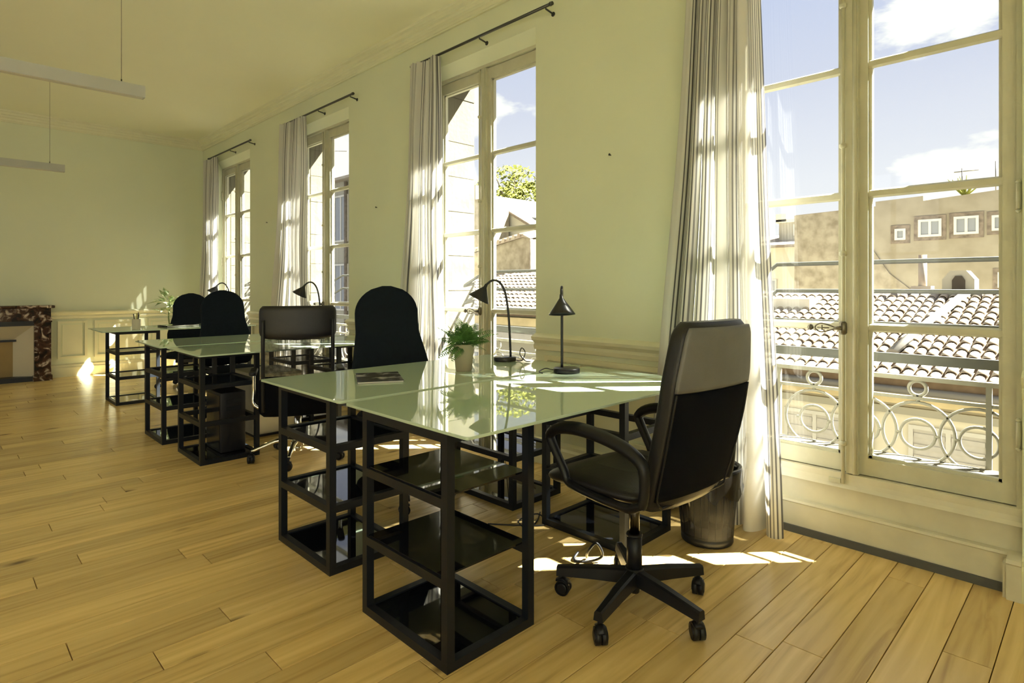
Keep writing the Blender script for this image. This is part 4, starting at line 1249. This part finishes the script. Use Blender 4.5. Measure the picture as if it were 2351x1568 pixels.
def out_window(par, x, y, z0, z1, w, shutters=False, surround=None, panes=2):
    """window on a facade facing -x; local coordinates of par"""
    f = MB(); t = 0.07
    f.box(x-0.05, y-w/2, z0, x+0.02, y-w/2+t, z1); f.box(x-0.05, y+w/2-t, z0, x+0.02, y+w/2, z1)
    f.box(x-0.05, y-w/2+t, z0, x+0.02, y+w/2-t, z0+t); f.box(x-0.05, y-w/2+t, z1-t, x+0.02, y+w/2-t, z1)
    if panes == 2: f.box(x-0.04, y-0.035, z0+t, x+0.01, y+0.035, z1-t)
    fo = f.build('window', M_whiteframe, par)
    for s in ((-1, 1) if panes == 2 else (0,)):
        g = MB()
        if panes == 2:
            a, b = (y+0.035, y+w/2-t) if s > 0 else (y-w/2+t, y-0.035)
        else: a, b = y-w/2+t, y+w/2-t
        g.box(x-0.015, a, z0+t, x+0.012, b, z1-t); g.build('pane', M_darkpane if not shutters else M_shutter, fo)
        if shutters:
            nsl = 12
            for q in range(nsl):
                zz = z0+t+(z1-z0-2*t)*(q+0.5)/nsl
                l_ = MB(); l_.box(x-0.035, a+0.01, zz-0.05, x-0.012, b-0.01, zz+0.03); l_.build('slat', M_shutter, fo)
    if surround:
        s_ = MB(); e_ = 0.11
        s_.box(x-0.03, y-w/2-e_, z0-e_, x+0.02, y-w/2, z1+e_); s_.box(x-0.03, y+w/2, z0-e_, x+0.02, y+w/2+e_, z1+e_)
        s_.box(x-0.03, y-w/2, z1, x+0.02, y+w/2, z1+e_); s_.box(x-0.03, y-w/2, z0-e_, x+0.02, y+w/2, z0)
        s_.build('window_surround', surround, par)

def wall_part(par, nm, m, fn):
    b_ = MB(); fn(b_); return b_.build(nm, m, par)

# house with the tiled roof across the street
hA = empty('street_house', (14.5, 3.0, -9)); setp(hA, 'cream house across the street with a broad canal tile roof and slatted shutters', 'building')
wall_part(hA, 'wall', M_plaster, lambda b: b.prism_y([(-2.1, 0), (2.4, 0), (2.4, 9.7), (-2.1, 8.42)], -6.0, 6.2))
wall_part(hA, 'eave_band', M_band, lambda b: b.box(-2.28, -6.0, 8.12, -2.1, 6.2, 8.40))
wall_part(hA, 'gutter', M_zinc, lambda b: b.tube([(-2.52, -6, 8.40), (-2.52, 6.2, 8.40)], 0.07, 8))
wall_part(hA, 'cornice', M_pale, lambda b: b.box(-2.2, -6.0, 7.92, -2.1, 6.2, 8.05))
wall_part(hA, 'downpipe', M_quoin, lambda b: b.tube([(-2.15, 0.12, 0), (-2.15, 0.12, 8.1)], 0.05, 8))
tiled_roof(hA, 12.0, -0.42, 17.0, 1.04, -3.0, 9.2, 290)
for yy in (-2.3, 1.09 + 0.0, -1.05 + 0.0, 4.2, -4.5):
    out_window(hA, -2.1, yy, 5.3, 7.75, 1.15, shutters=True)
wall_part(hA, 'hip_mortar', M_mortar, lambda b: b.tube([(-1.6, -0.1, 8.95), (0.2, -0.35, 9.45), (2.4, -0.75, 10.12)], 0.10, 8, flat=(0.7, 1)))
wall_part(hA, 'skylight', M_whiteframe, lambda b: b.box(0.9, 2.2, 9.60, 1.5, 3.2, 9.88, None))
ch = wall_part(hA, 'chimney', M_pale, lambda b: b.prism_x([(-0.85, 9.5), (-0.25, 9.5), (-0.25, 10.35), (-0.40, 10.55), (-0.70, 10.55), (-0.85, 10.35)], 2.2, 2.8))
wall_part(hA, 'chimney_mouth', M_gap, lambda b: b.prism_x([(-0.68, 10.08), (-0.44, 10.08), (-0.44, 10.33), (-0.50, 10.43), (-0.62, 10.43), (-0.68, 10.33)], 2.17, 2.21))
wall_part(hA, 'chimney', M_tile, lambda b: (b.cyl((2.6, 0.2, 9.5), (2.6, 0.2, 10.95), 0.09, n=10), b.box(2.4, 0.0, 9.5, 2.8, 0.4, 10.2)))
wall_part(hA, 'flue_pipe', M_zinc, lambda b: (b.cyl((2.6, -1.35, 9.5), (2.6, -1.35, 10.6), 0.06, n=8), b.cyl((2.6, -1.35, 10.6), (2.6, -1.35, 10.72), 0.11, n=8)))

# tall rubble building behind it
hB = empty('stone_building', (24.5, 1.5, -9)); setp(hB, 'tall rubble stone building with small brick-framed windows', 'building')
wall_part(hB, 'wall', M_render, lambda b: b.prism_x([(-12, 0), (6.4, 0), (6.4, 12.72), (3.9, 12.80), (3.9, 12.95), (2.6, 13.0), (2.6, 12.85), (-0.2, 13.05), (-2.0, 13.5), (-12, 14.0)], -2.5, 4.0))
wall_part(hB, 'rubble_facing', M_rubble, lambda b: b.prism_x([(2.9, 0), (6.42, 0), (6.42, 12.70), (4.4, 12.76), (4.1, 11.6), (3.5, 10.6), (2.6, 9.8)], -2.56, -2.4))
for (yy, z0, z1, w, pn) in ((2.43, 11.72, 12.26, 0.60, 2), (1.53, 11.74, 12.28, 0.60, 2), (0.76, 11.8, 12.25, 0.35, 1), (3.21, 11.66, 12.02, 0.30, 1), (0.55, 10.15, 10.6, 0.5, 1)):
    out_window(hB, -2.5, yy, z0, z1, w, surround=M_quoin, panes=pn)
wall_part(hB, 'ridge_tiles', M_tile, lambda b: b.tube([(-2.4, -12, 14.1), (-2.4, -2.0, 13.58), (-2.4, -0.2, 13.12)], 0.14, 8))
wall_part(hB, 'roof_plant', M_treeleaf, lambda b: [b.tube([(-2.2, 1.6, 12.9), (-2.2+random.uniform(-.2, .2), 1.6+random.uniform(-.45, .45), 13.3+random.random()*0.35)], [0.04, 0.01], 4) for _ in range(16)])
wall_part(hB, 'antenna', M_zinc, lambda b: (b.tube([(-2.0, 0.9, 12.9), (-2.0, 0.9, 13.9)], 0.02, 4), b.tube([(-2.0, 1.3, 13.7), (-2.0, 1.9, 13.7)], 0.02, 4), b.tube([(-2.0, 1.7, 12.9), (-2.0, 1.7, 13.8)], 0.02, 4)))

# lower house at the end of the rubble building
hC = empty('rooftop_house', (28, 11, -9)); setp(hC, 'small pale house with a rooftop room beside the rubble building', 'building')
wall_part(hC, 'wall', M_plaster, lambda b: b.box(-2, -2.4, 0, 4, 6, 11.9))
wall_part(hC, 'eave', M_tile, lambda b: b.prism_y([(-2.35, 11.85), (-2.35, 11.95), (2, 12.7), (2, 11.85)], -2.4, 6))
wall_part(hC, 'rooftop_room', M_pale, lambda b: b.box(-0.5, -2.3, 12.1, 3, -0.4, 13.15))
wall_part(hC, 'parapet', M_plaster, lambda b: (b.box(-0.6, -2.4, 13.05, 3, -0.3, 13.2), b.box(-0.6, -0.75, 13.1, 0.2, -0.3, 13.45)))
out_window(hC, -0.5, -1.75, 12.45, 12.95, 0.42, panes=1); out_window(hC, -0.5, -1.25, 12.45, 12.95, 0.42, panes=1)
out_window(hC, -2, -0.6, 9.9, 10.5, 0.6, panes=2)
wall_part(hC, 'downpipe', M_quoin, lambda b: b.tube([(-2.1, -2.1, 0), (-2.1, -2.1, 11.8)], 0.07, 8))

# house beyond the second window
hD = empty('lower_house', (14, 13.4, -9)); setp(hD, 'low cream house with a tiled roof seen behind the fern', 'building')
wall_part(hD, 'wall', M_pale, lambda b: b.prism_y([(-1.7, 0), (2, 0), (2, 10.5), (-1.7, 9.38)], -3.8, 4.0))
wall_part(hD, 'eave_band', M_band, lambda b: b.box(-1.86, -3.8, 9.05, -1.7, 4.0, 9.28))
wall_part(hD, 'cornice', M_shutter, lambda b: b.box(-1.84, -3.8, 8.62, -1.7, 4.0, 8.82))
tiled_roof(hD, 12.0, 0.46, 16.0, 1.68, 9.6, 17.4, 290)
for yy in (-2.4, -0.9, 0.9, 2.6): out_window(hD, -1.7, yy, 6.3, 8.2, 0.9, panes=2)
hE = empty('rubble_gable_house', (18, 17.2, -9)); setp(hE, 'rubble stone gable house with terracotta roof above the low house', 'building')
wall_part(hE, 'wall', M_rubble, lambda b: b.prism_x([(-1.55, 0), (3.6, 0), (3.6, 11.3), (-1.2, 12.12), (-1.55, 12.0)], -1.5, 2.5))
wall_part(hE, 'roof', M_tile, lambda b: b.loft([[(-1.62, -1.6, 12.02), (-1.62, -1.2, 12.2), (-1.62, 3.7, 11.38), (-1.62, 3.7, 11.30), (-1.62, -1.2, 12.10)], [(2.5, -1.6, 12.82), (2.5, -1.2, 13.0), (2.5, 3.7, 12.18), (2.5, 3.7, 12.1), (2.5, -1.2, 12.9)]], False))
for q in range(16):
    yy = -1.0+q*0.29; zt_ = 12.2-(yy+1.2)*0.1673
    wall_part(hE, 'tile_row', M_tile, lambda b: b.tube([(-1.66, yy, zt_+0.01), (2.5, yy, zt_+0.81)], 0.085, 6))
wall_part(hE, 'downpipe', M_quoin, lambda b: b.tube([(-1.6, -1.62, 0), (-1.6, -1.62, 12.0)], 0.07, 8))
hF = empty('white_gable_house', (27, 27, -9)); setp(hF, 'plain white gable wall with a dark roof edge under the tree', 'building')
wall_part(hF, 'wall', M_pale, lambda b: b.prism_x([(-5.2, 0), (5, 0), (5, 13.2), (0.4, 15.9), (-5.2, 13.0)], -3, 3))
wall_part(hF, 'roof_edge', M_quoin, lambda b: (b.tube([(-3.05, -5.3, 13.02), (-3.05, 0.4, 15.98)], 0.10, 6), b.tube([(-3.05, 0.4, 15.98), (-3.05, 5.1, 13.25)], 0.10, 6)))
wall_part(hF, 'chimney', M_quoin, lambda b: b.box(-1.0, -3.6, 13.2, -0.3, -3.0, 14.9))
hG = empty('stone_tower', (23.0, 25.4, -9)); setp(hG, 'narrow stone tower house with a chimney beyond the fern window', 'building')
wall_part(hG, 'wall', M_rubble, lambda b: b.box(-1, -1.0, 0, 0.8, 4, 15.1))
wall_part(hG, 'chimney', M_render, lambda b: (b.box(-0.6, -0.8, 15.1, 0.0, -0.3, 15.6), b.box(-0.6, 0.3, 15.1, 0.0, 0.7, 16.0)))

# tall facade farther along the street
hW = empty('tall_facade_house', (13.2, 31, -9)); setp(hW, 'tall sunlit facade farther along the street', 'building')
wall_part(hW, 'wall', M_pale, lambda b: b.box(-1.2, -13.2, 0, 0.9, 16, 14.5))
wall_part(hW, 'eave', M_tile, lambda b: b.prism_y([(-1.55, 14.45), (-1.55, 14.55), (0.9, 15.2), (0.9, 14.45)], -13.2, 16))
for q in range(9):
    for z0 in (9.2, 12.0):
        out_window(hW, -1.2, -11.8+q*2.9, z0, z0+1.9, 1.1, panes=2)
wall_part(hW, 'downpipe', M_quoin, lambda b: b.tube([(-1.28, -9.4, 0), (-1.28, -9.4, 14.4)], 0.07, 8))
cable('street_cable', [(11.9, 21.5, 6.6), (8.0, 21.0, 6.1), (3.5, 20.5, 6.4)], 'dark cable spanning the street in front of the tall facade', 0.025)

# spring tree
tr = empty('spring_tree', (36.5, 37.2, -9)); setp(tr, 'tall tree in pale spring leaf behind the white gable', 'tree')
random.seed(31)
t_ = MB(); t_.tube([(0, 0, 0), (0.1, 0, 6), (-0.1, 0.2, 12), (0.1, 0.1, 18)], [0.4, 0.32, 0.22, 0.08], 8)
for q in range(26):
    a = random.random()*2*PI; z = 10+random.random()*7; l = 1.0+random.random()*2.4
    t_.tube([(0, 0, z), (l*0.5*math.cos(a), l*0.5*math.sin(a), z+l*0.5), (l*math.cos(a), l*math.sin(a), z+l*1.1)], [0.09, 0.06, 0.02], 5)
t_.build('trunk', M_bark, tr)
lf = MB()
for q in range(6500):
    while True:
        p = Vector((random.uniform(-1, 1), random.uniform(-1, 1), random.uniform(-1, 1)))
        if p.length < 1 and noise.noise(p*2.6) > -0.12: break
    p = Vector((p.x*3.9, p.y*4.8, p.z*4.6+16.2))
    u = Vector((random.gauss(0, 1), random.gauss(0, 1), random.gauss(0, 1))).normalized(); w = u.orthogonal().normalized(); sz = 0.14+random.random()*0.16
    lf.add([p-u*sz, p+w*sz*0.6, p+u*sz, p-w*sz*0.6], [(0, 1, 2, 3)])
o = lf.build('crown', M_treeleaf, tr); o['kind'] = 'stuff'
